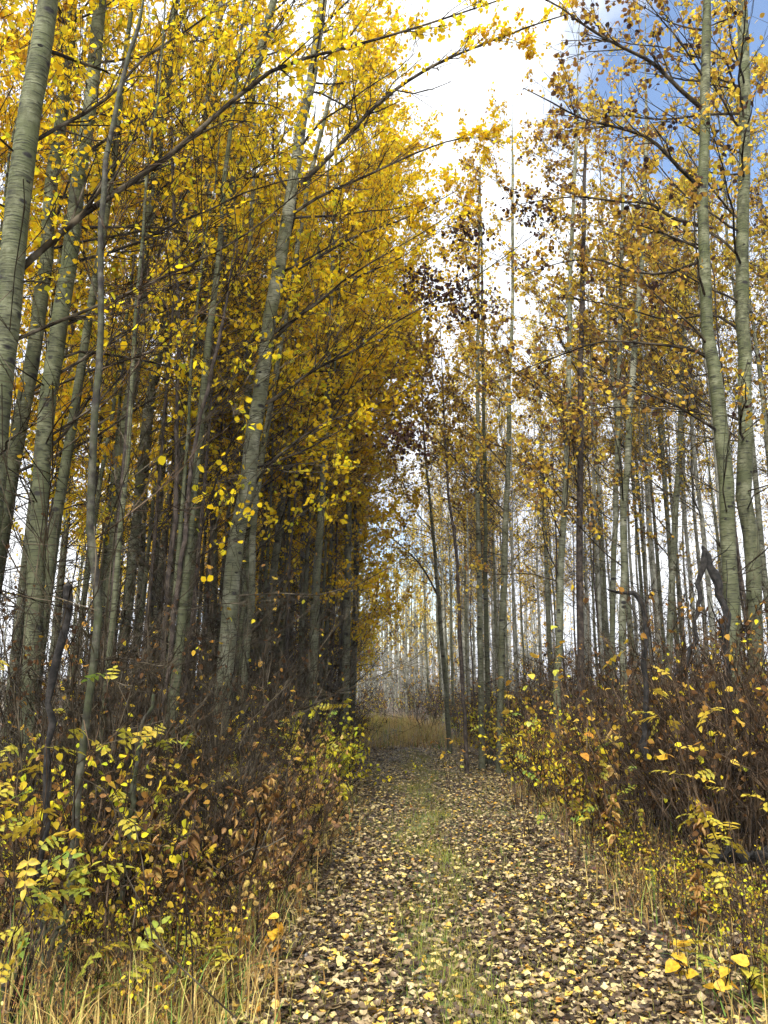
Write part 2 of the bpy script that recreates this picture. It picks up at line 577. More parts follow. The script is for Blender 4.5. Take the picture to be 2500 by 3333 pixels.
# ------------------------------------------------------------------ tree growing
def grow_branches(rg, TP, TR, zs, length, elev, az0, azs, npt=7, lift=.0, wob=.14, rad=.24):
    """branches leaving the trunk curve at heights zs"""
    n = len(zs)
    s = np.stack([np.interp(zs, TP[:, 2], TP[:, k]) for k in range(3)], 1)
    r0 = np.clip(np.interp(zs, TP[:, 2], TR) * rad, .0035, .017)
    az = az0 + rg.normal(0, azs, n)
    e = elev
    st = (length / (npt - 1))[:, None]
    k = np.arange(npt - 1)[None]
    E = e[:, None] + lift * k / (npt - 1) + np.cumsum(rg.normal(0, wob, (n, npt - 1)), 1) * .6
    A = az[:, None] + np.cumsum(rg.normal(0, wob, (n, npt - 1)), 1)
    D = np.stack([np.cos(E) * np.cos(A), np.cos(E) * np.sin(A), np.sin(E)], -1)
    P = np.concatenate([s[:, None], s[:, None] + np.cumsum(D * st[..., None], 1)], 1)
    RR = r0[:, None] * np.linspace(1, .22, npt)[None]
    return P, RR


def offshoots(rg, P, Rr, per, tlo, thi, llo, lhi, npt=4, spread=.8, up=.15, rfac=.55, rmin=.0026):
    B, N = P.shape[:2]
    tt = rg.uniform(tlo, thi, (B, per)) * (N - 1)
    i = np.clip(tt.astype(int), 0, N - 2)
    f = (tt - i)[..., None]
    bi = np.arange(B)[:, None]
    s = P[bi, i] * (1 - f) + P[bi, i + 1] * f
    r = (Rr[bi, i] * (1 - f[..., 0]) + Rr[bi, i + 1] * f[..., 0]) * rfac
    d0 = unit(P[bi, i + 1] - P[bi, i])
    blen = np.linalg.norm(P[:, -1] - P[:, 0], axis=1)[:, None]
    L = rg.uniform(llo, lhi, (B, per)) * (1 - .45 * tt / (N - 1)) * np.clip(blen, .3, 1.6)
    d = unit(d0 + rg.normal(0, spread * .6, d0.shape) + np.array([0, 0, up]))
    pts = [s]
    for k in range(npt - 1):
        d = unit(d + rg.normal(0, .16, d.shape) + np.array([0, 0, up * .3]))
        pts.append(pts[-1] + d * (L / (npt - 1))[..., None])
    Pn = np.stack(pts, 2).reshape(B * per, npt, 3)
    Rn = np.maximum(r.reshape(-1, 1) * np.linspace(1, .35, npt)[None], rmin)
    return Pn, Rn


def sprinkle(rg, geo, curves, n, smin, smax, mat=0, droop=.6, tlo=.2, tint=None, tpl=SMALL, quads=SMALL_Q):
    """leaves hung along curves, in loose clumps"""
    if n <= 0 or len(curves) == 0:
        return
    N = curves.shape[1]
    w = rg.gamma(.7, 1, len(curves)) + .02
    ci = rg.choice(len(curves), n, p=w / w.sum())
    tt = np.sqrt(rg.uniform(tlo ** 2, 1, n)) * (N - 1)
    i = np.clip(tt.astype(int), 0, N - 2)
    f = (tt - i)[:, None]
    p = curves[ci, i] * (1 - f) + curves[ci, i + 1] * f
    off = unit(rg.normal(0, 1, (n, 3))) * rg.uniform(.015, .055, n)[:, None]
    d = unit(rg.normal(0, 1, (n, 3)) * .8 + off * 8 + np.array([0, 0, -droop]))
    nr = unit(rg.normal(0, 1, (n, 3)))
    tn = rg.beta(2.2, 2.2, n) if tint is None else tint(rg, n)
    leaves(geo, p + off, d, nr, rg.uniform(smin, smax, n), tn, tpl, quads, rg.normal(0, .25, n), mat)


def straight_trunk(rg, H, r0, lean=(0, 0), n=14, wob=.05):
    z = np.linspace(-.05, H, n)
    t = z / H
    x = lean[0] * t * H + np.cumsum(rg.normal(0, wob, n)) * t
    y = lean[1] * t * H + np.cumsum(rg.normal(0, wob, n)) * t
    P = np.stack([x, y, z], 1)
    rad = r0 * np.clip(1 - t, 0, 1) ** 1.15 + .004
    rad[0] *= 1.25
    return P, rad


def filler_tree(seed, H, r0, cb, nb, blen, nleaf, bias, bs, leafmat, barkmat, lean=(0, 0), ndead=14, lsize=(.04, .064), tint=None, per=7, sub=3):
    rg = np.random.default_rng(seed)
    TP, TR = straight_trunk(rg, H, r0, lean)
    g = Geo()
    V, q = tubes(TP, TR, 7)
    g.add(V, Q=q, mat=0)
    u_ = np.sort(rg.uniform(0, 1, nb))
    zs = cb * H + u_ * (H * .97 - cb * H)
    ln = blen * (1.05 - .75 * u_) * rg.uniform(.6, 1.25, nb)
    BP, BR = grow_branches(rg, TP, TR, zs, ln, rg.uniform(R(20), R(52), nb), bias + rg.uniform(-1, 1, nb) * np.pi * (1 - bs), .3, lift=.35)
    V, q = tubes(BP, BR, 4)
    g.add(V, Q=q, mat=1)
    TW, TWR = offshoots(rg, BP, BR, per, .15, 1, .3, .75)
    V, q = tubes(TW, TWR, 3)
    g.add(V, Q=q, mat=1)
    S, SR = offshoots(rg, TW, TWR, sub, .2, 1, .4, .9, npt=3, rmin=.0022)
    V, q = tubes(S, SR, 3)
    g.add(V, Q=q, mat=1)
    if ndead:
        DP, DR = grow_branches(rg, TP, TR, rg.uniform(.1, cb + .1, ndead) * H, rg.uniform(.4, 1.6, ndead), rg.uniform(R(-10), R(45), ndead), rg.uniform(0, 6.28, ndead), .2, npt=5, wob=.2, rad=.16)
        D2, D2R = offshoots(rg, DP, DR, 4, .2, 1, .3, .8, npt=3)
        for a, b in ((DP, DR), (D2, D2R)):
            V, q = tubes(a, b, 3)
            g.add(V, Q=q, mat=1)
    c = Geo()
    tips = S
    sprinkle(rg, c, tips, int(nleaf * .75), *lsize, tint=tint)
    sprinkle(rg, c, TW, int(nleaf * .25), *lsize, tint=tint)
    return g.mesh('aspen_trunk', [barkmat, M['twig']], smooth=True), (c.mesh('aspen_crown', leafmat) if nleaf else None)


def put_tree(tm, cm, name, label, group, x, y, rz, s, group_cat='tree'):
    t_ = thing(name, label, group_cat, (x, y, float(hgt(x, y)) - .02), rz, s, group)
    obj('trunk', tm, t_)
    if cm is not None:
        obj('crown', cm, t_)
    return t_


# ------------------------------------------------------------------ trees traced from the photograph
KNOT = Geo()
_a = np.linspace(0, 2 * np.pi, 9)[:-1]
KNOT.add(np.vstack([np.stack([np.cos(_a), 0 * _a, .65 * np.sin(_a)], 1), np.stack([.6 * np.cos(_a), 0 * _a - .5, .4 * np.sin(_a)], 1), [[0, -.35, 0]]]),
         Q=[[i, (i + 1) % 8, 8 + (i + 1) % 8, 8 + i] for i in range(8)], T=[[8 + i, 8 + (i + 1) % 8, 16] for i in range(8)])
KNOT_M = KNOT.mesh('knot', M['charred'], smooth=True)


def hero_tree(seed, label, pts, Y, H, bark, leafmat, nleaf, cb=3.0, nb=16, blen=2.2, bias=0.0, bs=.6, limbs=(), ndead=11,
              lsize=(.042, .064), group=None, cat='tree', name='aspen_tree', elev=(18, 48), knots=4, per=11, sub=4, dark=0, cap=None, twigmat='twig', dY=0.0, clumps=(), tint=None):
    """pts: (x, y, width) along the trunk in photograph pixels, top first"""
    rg = np.random.default_rng(seed)
    W = []
    for (xd, yd, w) in pts:
        p, mpp = pix(xd, yd, Y)
        W.append([*p, w * mpp * .44])
    W = np.array(W)[::-1]
    lo = W[0]
    if lo[2] > .1:                                       # carry the trunk on down to the ground
        j = min(len(W) - 1, 2)
        sl = (W[j] - lo) / (W[j, 2] - lo[2])
        sl[3] = 0
        sl[0] = np.clip(sl[0], -.22, .22)
        gx_ = lo[0] - sl[0] * lo[2] * .7
        W = np.vstack([[gx_, Y, hgt(gx_, Y) - .06, lo[3] * 1.3], [lo[0] - sl[0] * lo[2] * .45, Y, lo[2] * .45, lo[3] * 1.05], W])
    hi = W[-1]
    if hi[2] < H:
        sl = (hi - W[-2]) / max(hi[2] - W[-2, 2], .3)
        for f_, k in ((.5, .45), (1, .06)):
            dz = (H - hi[2]) * f_
            W = np.vstack([W, [hi[0] + np.clip(sl[0], -.2, .2) * dz * .7, Y + dY * f_, hi[2] + dz, max(hi[3] * k, .006)]])
    C = resample(W, 26)
    C[1:, :2] += rg.normal(0, .006, (25, 2))
    base = C[0, :3].copy()
    C[:, :3] -= base
    TP, TR = C[:, :3], np.maximum(C[:, 3], .005)
    root = thing(name, label, cat, base, group=group)
    V, q = tubes(TP, TR, 12)
    g = Geo().add(V, Q=q)
    if cap:
        g.add(np.vstack([V[-12:], TP[-1] + [0, 0, cap]]), T=[[i, (i + 1) % 12, 12] for i in range(12)])
    tr = obj('trunk', g.mesh('hero_trunk', bark, smooth=True), root)
    for k in range(knots):
        z = rg.uniform(1.2, min(H, 7.5))
        a_ = rg.uniform(R(-160), R(-20))
        r_ = np.interp(z, TP[:, 2], TR)
        o = obj('knot', KNOT_M, tr)
        o.location = [np.interp(z, TP[:, 2], TP[:, 0]) + math.cos(a_) * r_ * .97, np.interp(z, TP[:, 2], TP[:, 1]) + math.sin(a_) * r_ * .97, z]
        o.rotation_euler = (0, 0, a_ + math.pi / 2)
        s_ = rg.uniform(.014, .026)
        o.scale = (s_, s_ * .35, s_)
    Htop = TP[-1, 2]
    crown = Geo()
    darkg = Geo()
    per_branch = []
    if nb:
        u_ = np.sort(rg.uniform(0, 1, nb) ** .8)
        zs = cb + u_ * (Htop * .97 - cb)
        ln = blen * (1.1 - .6 * u_) * rg.uniform(.55, 1.3, nb)
        BP, BR = grow_branches(rg, TP, TR, zs, ln, rg.uniform(R(elev[0]), R(elev[1]), nb), bias + rg.uniform(-1, 1, nb) * np.pi * (1 - bs), .25, npt=8, lift=.15)
        per_branch += [(BP[i], BR[i], 1.0) for i in range(nb)]
    for (lp, w0, yd0, wt) in limbs:                      # limbs traced from the photograph
        pl = []
        for k, (xd, yd) in enumerate(lp):
            p, mpp = pix(xd, yd, Y + yd0 * k / (len(lp) - 1))
            pl.append([*(p - base), max(w0 * mpp / 2 * (1 - .82 * k / (len(lp) - 1)), .003)])
        pl = np.array(pl)
        pl[0, :2] = [np.interp(pl[0, 2], TP[:, 2], TP[:, 0]), np.interp(pl[0, 2], TP[:, 2], TP[:, 1])]
        c_ = resample(pl, 14)
        per_branch.append((c_[:, :3], c_[:, 3], wt))
    tot = sum(b[2] * np.linalg.norm(b[0][-1] - b[0][0]) for b in per_branch) or 1
    for (P, r_, wt) in per_branch:
        Lb = np.linalg.norm(P[-1] - P[0])
        g = Geo()
        V, q = tubes(P, r_, 5)
        g.add(V, Q=q)
        k_ = int(np.clip(per * Lb / 1.7, 4, 34))
        TW, TWR = offshoots(rg, P[None], r_[None], k_, .12, 1, .22, .6)
        S, SR = offshoots(rg, TW, TWR, sub, .15, 1, .35, .9, npt=3, rmin=.0022)
        for a, b in ((TW, TWR), (S, SR)):
            V, q = tubes(a, b, 3)
            g.add(V, Q=q)
        obj('branch', g.mesh('hero_branch', M[twigmat], smooth=True), root)
        nl = int(nleaf * wt * Lb / tot)
        if wt > 1.9:
            far_ = np.linalg.norm(TW[:, 0] - P[0], axis=1) > .55 * Lb
            if far_.sum() > 3:
                S, TW = S[np.repeat(far_, sub)], TW[far_]
        sprinkle(rg, crown, S, int(nl * .8), *lsize, tint=tint)
        sprinkle(rg, crown, TW, nl - int(nl * .8), *lsize, tint=tint)
        if dark:
            sprinkle(rg, darkg, S[:max(3, len(S) // 3)], int(dark * wt * Lb / tot), .05, .08)
    for (xd, yd, ry, n_) in clumps:
        c0, mpp = pix(xd, yd, Y + .7)
        g = Geo()
        pp = c0 - base + rg.normal(0, 1, (n_, 3)) * np.array([ry * 1.8, ry, ry]) * mpp * .5
        leaves(g, pp, unit(rg.normal(0, 1, (n_, 3)) + np.array([0, 0, -.8])), unit(rg.normal(0, 1, (n_, 3))), rg.uniform(.035, .065, n_), rg.uniform(0, 1, n_), LEAF, LEAF_Q, rg.normal(0, .8, n_))
        tw = np.stack([np.repeat((c0 - base + np.array([-.25, 0, .12]))[None], 10, 0), pp[:10] * .5 + (c0 - base) * .5, pp[:10]], 1)
        V, q = tubes(tw, np.full((10, 3), .002), 3)
        g.add(V, Q=q)
        tag(obj('withered_leaf_clump', g.mesh('withered_leaf_clump', M['leaf_dark']), root), 'clump of black withered leaves', kind='stuff')
    if ndead:
        g = Geo()
        DP, DR = grow_branches(rg, TP, TR, rg.uniform(.6, cb + 1.6, ndead), rg.uniform(.5, 2.6, ndead), rg.uniform(R(0), R(50), ndead), rg.uniform(0, 6.28, ndead), .2, npt=6, wob=.2, rad=.12)
        D2, D2R = offshoots(rg, DP, DR, 5, .2, 1, .3, .8, npt=3)
        D3, D3R = offshoots(rg, D2, D2R, 2, .2, 1, .3, .8, npt=3)
        for a, b in ((DP, DR), (D2, D2R), (D3, D3R)):
            V, q = tubes(a, b, 3)
            g.add(V, Q=q)
        tag(obj('dead_twig_spray', g.mesh('dead_twig_spray', M['twig']), root), kind='stuff')
    if crown.n:
        obj('crown', crown.mesh('hero_crown', leafmat), root)
    if darkg.n:
        tag(obj('withered_leaf_clump', darkg.mesh('withered_leaf_clump', M['leaf_dark']), root), 'dark brown withered leaf clump', kind='stuff')
    return root


SHORT = {}
tint_brown = lambda rg, n: rg.beta(1.3, 2.0, n)


BA, BPALE, BD = M['bark_aspen'], M['bark_pale'], M['bark_dark']
LG, LS = M['leaf_gold'], M['leaf_sparse']
hero_tree(101, 'thickest olive-grey aspen with lined bark and one long limb arching over the path', [(98, 25, 47), (65, 250, 52), (42, 400, 57), (30, 550, 57), (15, 700, 58), (2, 850, 58)], 5.0, 11, BA, LG, 750,
          cb=4.2, nb=9, blen=2.0, bias=.4, knots=8, ndead=5, limbs=[
              ([(35, 600), (55, 575), (150, 485), (275, 400), (400, 310), (475, 240), (600, 145), (685, 120), (825, 82), (945, 45), (1080, 0)], 17, 1.6, 2.2),
              ([(10, 745), (125, 695), (225, 655), (340, 605), (475, 540), (560, 485), (640, 420), (830, 280)], 9, 2.0, .4),
              ([(45, 330), (90, 295), (200, 235), (260, 185), (310, 125), (390, 75), (465, 22), (535, -20)], 10, 1.2, .3)])
hero_tree(102, 'olive aspen trunk leaning behind the thick lined aspen', [(155, 25, 25), (142, 175, 27), (120, 325, 30), (105, 475, 31), (85, 700, 32), (75, 737, 34), (45, 912, 38), (10, 1087, 38)], 7.2, 11, BA, LG, 700, cb=2.8, nb=16, blen=2.4, bias=.2, knots=5)
hero_tree(103, 'straight olive aspen beside the brown-stemmed sapling', [(215, 25, 30), (205, 125, 31), (180, 325, 33), (160, 475, 37), (130, 700, 40), (115, 787, 40), (95, 937, 40), (85, 1150, 42), (75, 1350, 44)], 6.6, 11, BA, LG, 450, cb=3.0, nb=14, blen=2.3, bias=.3, knots=7,
          limbs=[([(110, 800), (165, 760), (330, 782), (400, 800), (500, 757), (600, 730)], 7, .8, .3), ([(95, 950), (200, 880), (300, 790), (420, 850), (560, 780)], 6, 1.0, .2)])
hero_tree(104, 'pale slim aspen in front of dense yellow crowns, bark scarred low down', [(377, 25, 18), (360, 200, 20), (345, 300, 21), (327, 450, 25), (312, 600, 26), (300, 737, 26), (280, 862, 27), (260, 962, 28), (250, 1137, 29), (240, 1300, 30)], 8.5, 12, BA, LG, 1300, cb=2.6, nb=18, blen=2.4, bias=.2)
hero_tree(105, 'thin crooked grey aspen with a kink halfway up', [(470, 50, 14), (450, 200, 15), (430, 330, 16), (400, 430, 17), (375, 560, 18), (355, 700, 20), (345, 762, 22), (325, 862, 23), (310, 987, 24), (300, 1077, 25)], 9.5, 12, BPALE, LG, 1700, cb=2.6, nb=18, blen=2.3, bias=.2)
hero_tree(106, 'tall pale aspen at the path edge forking into two upper limbs', [(695, 25, 22), (675, 150, 23), (655, 250, 25), (632, 400, 28), (615, 500, 30), (595, 625, 32), (580, 700, 33), (575, 762, 34), (560, 862, 36), (545, 937, 38), (535, 1047, 39), (520, 1112, 39), (510, 1187, 39), (500, 1262, 40), (490, 1400, 42)], 8.0, 12.5, BPALE, LG, 3300,
          cb=3.2, nb=18, blen=2.0, bias=.2, knots=9, clumps=[(965, 632, 56, 260), (1010, 505, 34, 80), (1155, 455, 40, 110), (905, 600, 26, 60), (880, 950, 34, 130), (1020, 665, 40, 60)], limbs=[
              ([(632, 412), (700, 350), (750, 295), (825, 215), (930, 145), (1020, 105), (1150, 55), (1245, 25)], 12, .6, 2.4),
              ([(622, 420), (598, 370), (590, 290), (600, 200), (585, 60)], 7, .4, .6),
              ([(572, 880), (595, 860), (675, 800), (760, 760), (830, 710), (1015, 605), (1150, 510)], 9, 1.0, .5),
              ([(618, 470), (690, 425), (780, 385), (900, 330), (990, 300), (1070, 298)], 8, .9, 2.2),
              ([(600, 610), (680, 560), (780, 505), (880, 470), (990, 410)], 8, 1.2, 2.0),
              ([(578, 750), (660, 670), (770, 600), (860, 560), (950, 500)], 8, 1.2, 1.2),
              ([(530, 1070), (600, 985), (700, 915), (800, 880), (900, 830)], 8, .8, .8)])
hero_tree(107, 'slender pale stem growing close against the tall forked aspen', [(715, 200, 9), (660, 425, 11), (635, 600, 12), (615, 700, 13), (602, 760, 14), (590, 850, 14), (570, 960, 15), (550, 1100, 15), (545, 1250, 16)], 8.7, 9.5, BPALE, LG, 1600, cb=2.6, nb=12, blen=1.6, bias=.3)
hero_tree(108, 'grey aspen with a smooth straight stem behind bare slanting twigs', [(472, 25, 15), (465, 175, 16), (455, 325, 17), (445, 475, 18), (440, 625, 20), (430, 740, 21), (425, 762, 22), (400, 887, 22), (385, 1062, 23), (375, 1187, 24)], 10.0, 12, BPALE, LG, 2200, cb=2.4, nb=18, blen=2.2, bias=.2)
hero_tree(109, 'grey aspen with a black stripe down its shaded side', [(590, 0, 18), (565, 100, 20), (550, 175, 21), (525, 300, 22), (505, 400, 23), (480, 525, 24), (465, 600, 25), (455, 700, 26), (450, 760, 26), (437, 900, 26), (430, 1000, 27)], 9.2, 12, BA, LG, 1900, cb=2.5, nb=18, blen=2.3, bias=.2)
hero_tree(110, 'slim grey aspen with low yellow sprays beside the path', [(672, 690, 11), (655, 800, 13), (630, 912, 15), (615, 1037, 17), (600, 1162, 18), (585, 1287, 18)], 11.0, 11.5, BPALE, LG, 5200, cb=1.8, nb=24, blen=2.3, bias=.1)
hero_tree(111, 'thin dark stem with yellow leaves down to the brush at the path edge', [(752, 1100, 6), (743, 1266, 7.5), (736, 1482, 9)], 13.5, 9, M['bark_mossy'], LG, 5200, cb=1.4, nb=24, blen=2.2, bias=.0, knots=0)
hero_tree(112, 'brown-barked sapling with lichen on its lower stem among tall grass', [(300, 50, 9), (240, 275, 12), (220, 475, 14), (217, 650, 15), (217, 737, 16), (205, 862, 18), (195, 1012, 19), (200, 1162, 20), (215, 1300, 20), (205, 1430, 19), (185, 1556, 19), (172, 1681, 20), (165, 1781, 20), (155, 1881, 21), (148, 1990, 22), (125, 2150, 24)], 4.0, 5.6, M['bark_mossy'], LG, 22,
          cb=1.0, nb=9, blen=1.1, bias=.2, knots=0, ndead=12, elev=(20, 60), cat='sapling', name='sapling', twigmat='twig_red')
hero_tree(113, 'dark leaning sapling crossing the olive trunks', [(480, 700, 8), (455, 812, 9), (415, 987, 10), (400, 1150, 11), (380, 1300, 12)], 6.5, 5.5, BD, LG, 120, cb=1.5, nb=8, blen=1.2, knots=0, cat='sapling', name='sapling')
hero_tree(114, 'dark stem rising from the brush between two grey aspens', [(372, 330, 7), (380, 560, 9), (385, 740, 10), (383, 900, 11), (380, 1100, 12), (360, 1300, 13)], 7.4, 7.5, BD, LG, 300, cb=2.0, nb=10, blen=1.4, knots=0)
hero_tree(121, 'near grey aspen with limbs sweeping over the path beside the broken snag', [(1529, 25, 20), (1524, 150, 22), (1522, 300, 24), (1517, 450, 25), (1524, 600, 27), (1527, 700, 28), (1537, 762, 30), (1549, 862, 33), (1564, 962, 35), (1569, 1062, 35), (1574, 1162, 35), (1579, 1287, 36), (1579, 1400, 37)], 8.0, 11, BA, LS, 1900,
          cb=3.4, nb=12, blen=2.0, bias=3.0, knots=7, dark=160, tint=tint_brown, lsize=(.048, .07), limbs=[
              ([(1525, 240), (1470, 195), (1415, 140), (1370, 115), (1310, 85), (1255, 50), (1210, 15), (1160, -10)], 11, -.6, 1),
              ([(1510, 410), (1465, 360), (1405, 300), (1330, 275), (1255, 255), (1190, 220), (1130, 190)], 10, -.8, 1.2),
              ([(1517, 490), (1450, 470), (1405, 440), (1330, 435), (1255, 425), (1190, 430), (1125, 440)], 9, .5, 1.2),
              ([(1524, 560), (1440, 590), (1360, 585), (1290, 560), (1200, 570), (1120, 600)], 7, .8, 1.2),
              ([(1540, 775), (1480, 752), (1400, 742), (1305, 737), (1230, 760), (1150, 790), (1055, 830)], 8, .9, 1.0),
              ([(1552, 905), (1480, 885), (1330, 880), (1240, 890)], 6, .6, .7)])
hero_tree(122, 'twin grey aspen standing just behind the one with sweeping limbs', [(1604, 25, 24), (1609, 150, 25), (1610, 300, 26), (1604, 450, 28), (1602, 575, 30), (1604, 700, 31), (1609, 762, 31), (1609, 887, 32), (1607, 987, 36), (1607, 1062, 36), (1622, 1162, 36), (1629, 1262, 36), (1632, 1400, 37)], 8.6, 11, BA, LS, 1500,
          cb=3.2, nb=18, blen=2.2, bias=3.2, knots=7, dark=140, tint=tint_brown, lsize=(.048, .07), limbs=[
              ([(1604, 245), (1525, 248), (1430, 258), (1330, 250), (1240, 262)], 7, .5, .8),
              ([(1607, 560), (1540, 505), (1480, 500), (1400, 520)], 7, .6, .6),
              ([(1607, 720), (1540, 680), (1440, 690), (1330, 660), (1200, 640)], 7, .6, .8)])
hero_tree(123, 'slim grey aspen with a bowed stem behind the brush', [(1395, 300, 9), (1390, 500, 11), (1380, 640, 13), (1369, 762, 15), (1359, 937, 16), (1354, 1012, 16), (1344, 1112, 17), (1349, 1212, 17), (1345, 1330, 18)], 10.5, 12, BPALE, LS, 1819, cb=2.8, nb=26, blen=1.7, bias=3.2)
hero_tree(124, 'thin pale aspen pressed beside the bowed grey aspen', [(1345, 400, 7), (1342, 600, 9), (1339, 740, 11), (1334, 937, 12), (1329, 1137, 13), (1325, 1280, 13)], 11.6, 12, BPALE, LS, 1819, cb=2.8, nb=26, blen=1.6, bias=3.2)
hero_tree(125, 'dark brown straight trunk among pale aspens', [(1264, 350, 8), (1257, 700, 13), (1254, 812, 14), (1254, 987, 15), (1252, 1137, 16), (1254, 1312, 17)], 11.0, 10.5, BD, LS, 2400, cb=3.9, nb=26, blen=1.7, bias=3.2, knots=0)
hero_tree(126, 'pale smooth aspen leaning away from the dark brown trunk', [(1245, 300, 7), (1235, 500, 9), (1229, 787, 12), (1224, 1037, 14), (1214, 1162, 16), (1209, 1337, 18)], 10.6, 12, BPALE, LS, 1819, cb=2.6, nb=26, blen=1.8, bias=3.2, knots=6)
hero_tree(127, 'pale aspen with dark scars and a slight bend near the broken snag', [(1480, 560, 9), (1474, 812, 12), (1469, 962, 13), (1462, 1062, 15), (1457, 1162, 15), (1449, 1310, 16)], 11.5, 11, BPALE, LS, 1819, cb=2.8, nb=26, blen=1.8, bias=3.2, knots=7)
hero_tree(128, 'pale aspen with a burl low down beside a clump of thin stems', [(1107, 350, 6), (1107, 700, 8), (1099, 812, 10), (1099, 987, 12), (1094, 1112, 15), (1089, 1237, 16), (1084, 1380, 17)], 12.5, 12, BPALE, LS, 2380, cb=3.9, nb=28, blen=1.7, bias=3.1, knots=6)
hero_tree(129, 'straight pale pole-like aspen in the clump of thin stems by the path', [(1036, 430, 5), (1032, 787, 9), (1032, 1087, 11), (1037, 1337, 14)], 13.0, 11.5, BPALE, LS, 2380, cb=3.9, nb=28, blen=1.5, bias=3.1)
hero_tree(130, 'greenish pole-like aspen in the clump of thin stems by the path', [(1040, 500, 5), (1044, 837, 8), (1049, 1187, 10), (1052, 1400, 12)], 13.6, 11.5, BA, LS, 2380, cb=3.9, nb=28, blen=1.5, bias=3.1)
hero_tree(131, 'thin dark stem in front of the pale pole-like aspens', [(962, 950, 5), (970, 1087, 6.5), (985, 1187, 8), (995, 1420, 9)], 12.4, 8, BD, LS, 2000, cb=3.9, nb=24, blen=1.5, bias=2.9, knots=0)
hero_tree(132, 'lone slim aspen at the path bend with branches bending across', [(912, 850, 4), (919, 987, 6), (937, 1162, 8), (959, 1437, 11)], 15.5, 11, BPALE, LS, 1819, cb=2.4, nb=22, blen=1.9, bias=3.0, knots=0,
          limbs=[([(948, 1290), (915, 1230), (880, 1190), (840, 1160), (800, 1150)], 5, .2, 1)])

for o, n_ in zip([o for o in COL.objects if o.parent is None and o.get('category') in ('tree', 'sapling')],
                 ['thick lined aspen', 'leaning olive aspen', 'straight olive aspen', 'pale slim scarred aspen', 'crooked grey aspen', 'tall forked aspen',
                  'slender stem against the forked aspen', 'smooth straight grey aspen', 'black-striped aspen', 'slim aspen with low sprays', 'thin dark path-edge stem', 'lichen-stemmed sapling',
                  'dark leaning sapling', 'dark stem in the brush', 'aspen with sweeping limbs', 'twin grey aspen', 'bowed grey aspen', 'thin pale aspen by the bowed one', 'dark brown trunk',
                  'pale smooth leaning aspen', 'bent scarred pale aspen', 'burled pale aspen', 'pale pole-like aspen', 'greenish pole-like aspen', 'thin dark stem by the poles', 'lone aspen at the bend']):
    SHORT[o['label']] = n_

# ------------------------------------------------------------------ the stands of aspen behind
def tint_gold(rg, n):
    return rg.beta(1.5, 1.7, n)


def tint_sparse(rg, n):
    return rg.beta(2.0, 1.35, n)


LEFT = [filler_tree(300 + i, H, r0, cb, nb, bl, nl, 0.0, .35, LG, BA if i % 2 else BPALE, lean=(.02 * (i % 3), .01), tint=tint_gold)
        for i, (H, r0, cb, nb, bl, nl) in enumerate([(12.5, .08, .28, 40, 2.0, 8500), (11.5, .06, .28, 38, 1.9, 8500), (13, .09, .34, 40, 2.1, 8500), (10.5, .05, .28, 36, 1.7, 7000), (12, .07, .28, 40, 2.2, 9000)])]
EDGE = [filler_tree(320 + i, H, r0, (.3, .34, .1)[i], 44, bl, nl, 0.0, .5, LG, BPALE, lean=(.02, -.01), tint=tint_gold, per=8)
        for i, (H, r0, bl, nl) in enumerate([(9.5, .045, 1.7, 5000), (11, .055, 1.8, 6000), (9, .04, 1.6, 4500)])]
STEM = [filler_tree(330 + i, H, r0, .5, 26, 1.9, nl, 0.0, .35, LG, BA if i != 1 else BD, lean=(.05, .0), tint=tint_gold, ndead=16)
        for i, (H, r0, nl) in enumerate([(12, .06, 2600), (10, .035, 900), (12.5, .07, 2600)])]
SLIM = [filler_tree(360 + i, H, r0, .45, 20, 1.5, nl, 0.0, .3, LG, (BA, BD, BA, BA)[i], lean=(.045, .0), tint=tint_gold, ndead=12)
        for i, (H, r0, nl) in enumerate([(10.5, .036, 1300), (9, .026, 350), (11, .044, 1500), (10, .032, 1000)])]
POLE = [filler_tree(370 + i, H, r0, .5, 26, 1.2, nl, math.pi, .2, LS, (M['bark_grey'], BPALE, M['bark_grey'], BD)[i], lean=(-.01, .0), tint=tint_sparse, ndead=14, per=8)
        for i, (H, r0, nl) in enumerate([(11, .042, 1100), (12, .05, 1300), (10, .032, 700), (9, .026, 400)])]
OVER = [filler_tree(336 + i, 12.6, .075, .38, 52, 3.1, 9500, 0.0, .55, LG, BPALE, lean=(.02, 0), tint=tint_gold, per=9) for i in range(2)]
RIGHT = [filler_tree(340 + i, H, r0, cb, 40, bl, nl, math.pi, .3, LS, BPALE if i % 3 else M['bark_grey'], lean=(-.012 * (i % 3), .01), tint=tint_sparse, per=8, lsize=(.036, .056))
         for i, (H, r0, cb, bl, nl) in enumerate([(11.5, .06, .38, 1.6, 2100), (12.5, .07, .42, 1.7, 2600), (10.5, .045, .38, 1.5, 1800), (11, .055, .38, 1.5, 2700), (12, .05, .36, 1.5, 1200)])]
BARE = [filler_tree(380 + i, H, r0, cb, 30, bl, nl, 0, 0, LS, M['bark_grey'], tint=tint_sparse, ndead=22)
        for i, (H, r0, cb, bl, nl) in enumerate([(10, .055, .25, 1.3, 1500), (11, .06, .3, 1.4, 500), (9, .05, .25, 1.2, 1900)])]


def scatter(n, fn, mind, taken, seed):
    rg = np.random.default_rng(seed)
    out = []
    tries = 0
    while len(out) < n and tries < n * 60:
        tries += 1
        x, y = fn(rg)
        if all((x - a) ** 2 + (y - b) ** 2 > mind ** 2 for a, b in taken):
            taken.append((x, y))
            out.append((x, y))
    return out


taken = [(o.location.x, o.location.y) for o in COL.objects if o.parent is None and o.name.startswith('aspen')]


def f_left(rg):
    y = 7.5 + 26 * rg.uniform() ** 1.25
    return path_c(y) - 2.2 - min(rg.gamma(1.3, 1.9), 6.5) - .06 * max(0, y - 12), y


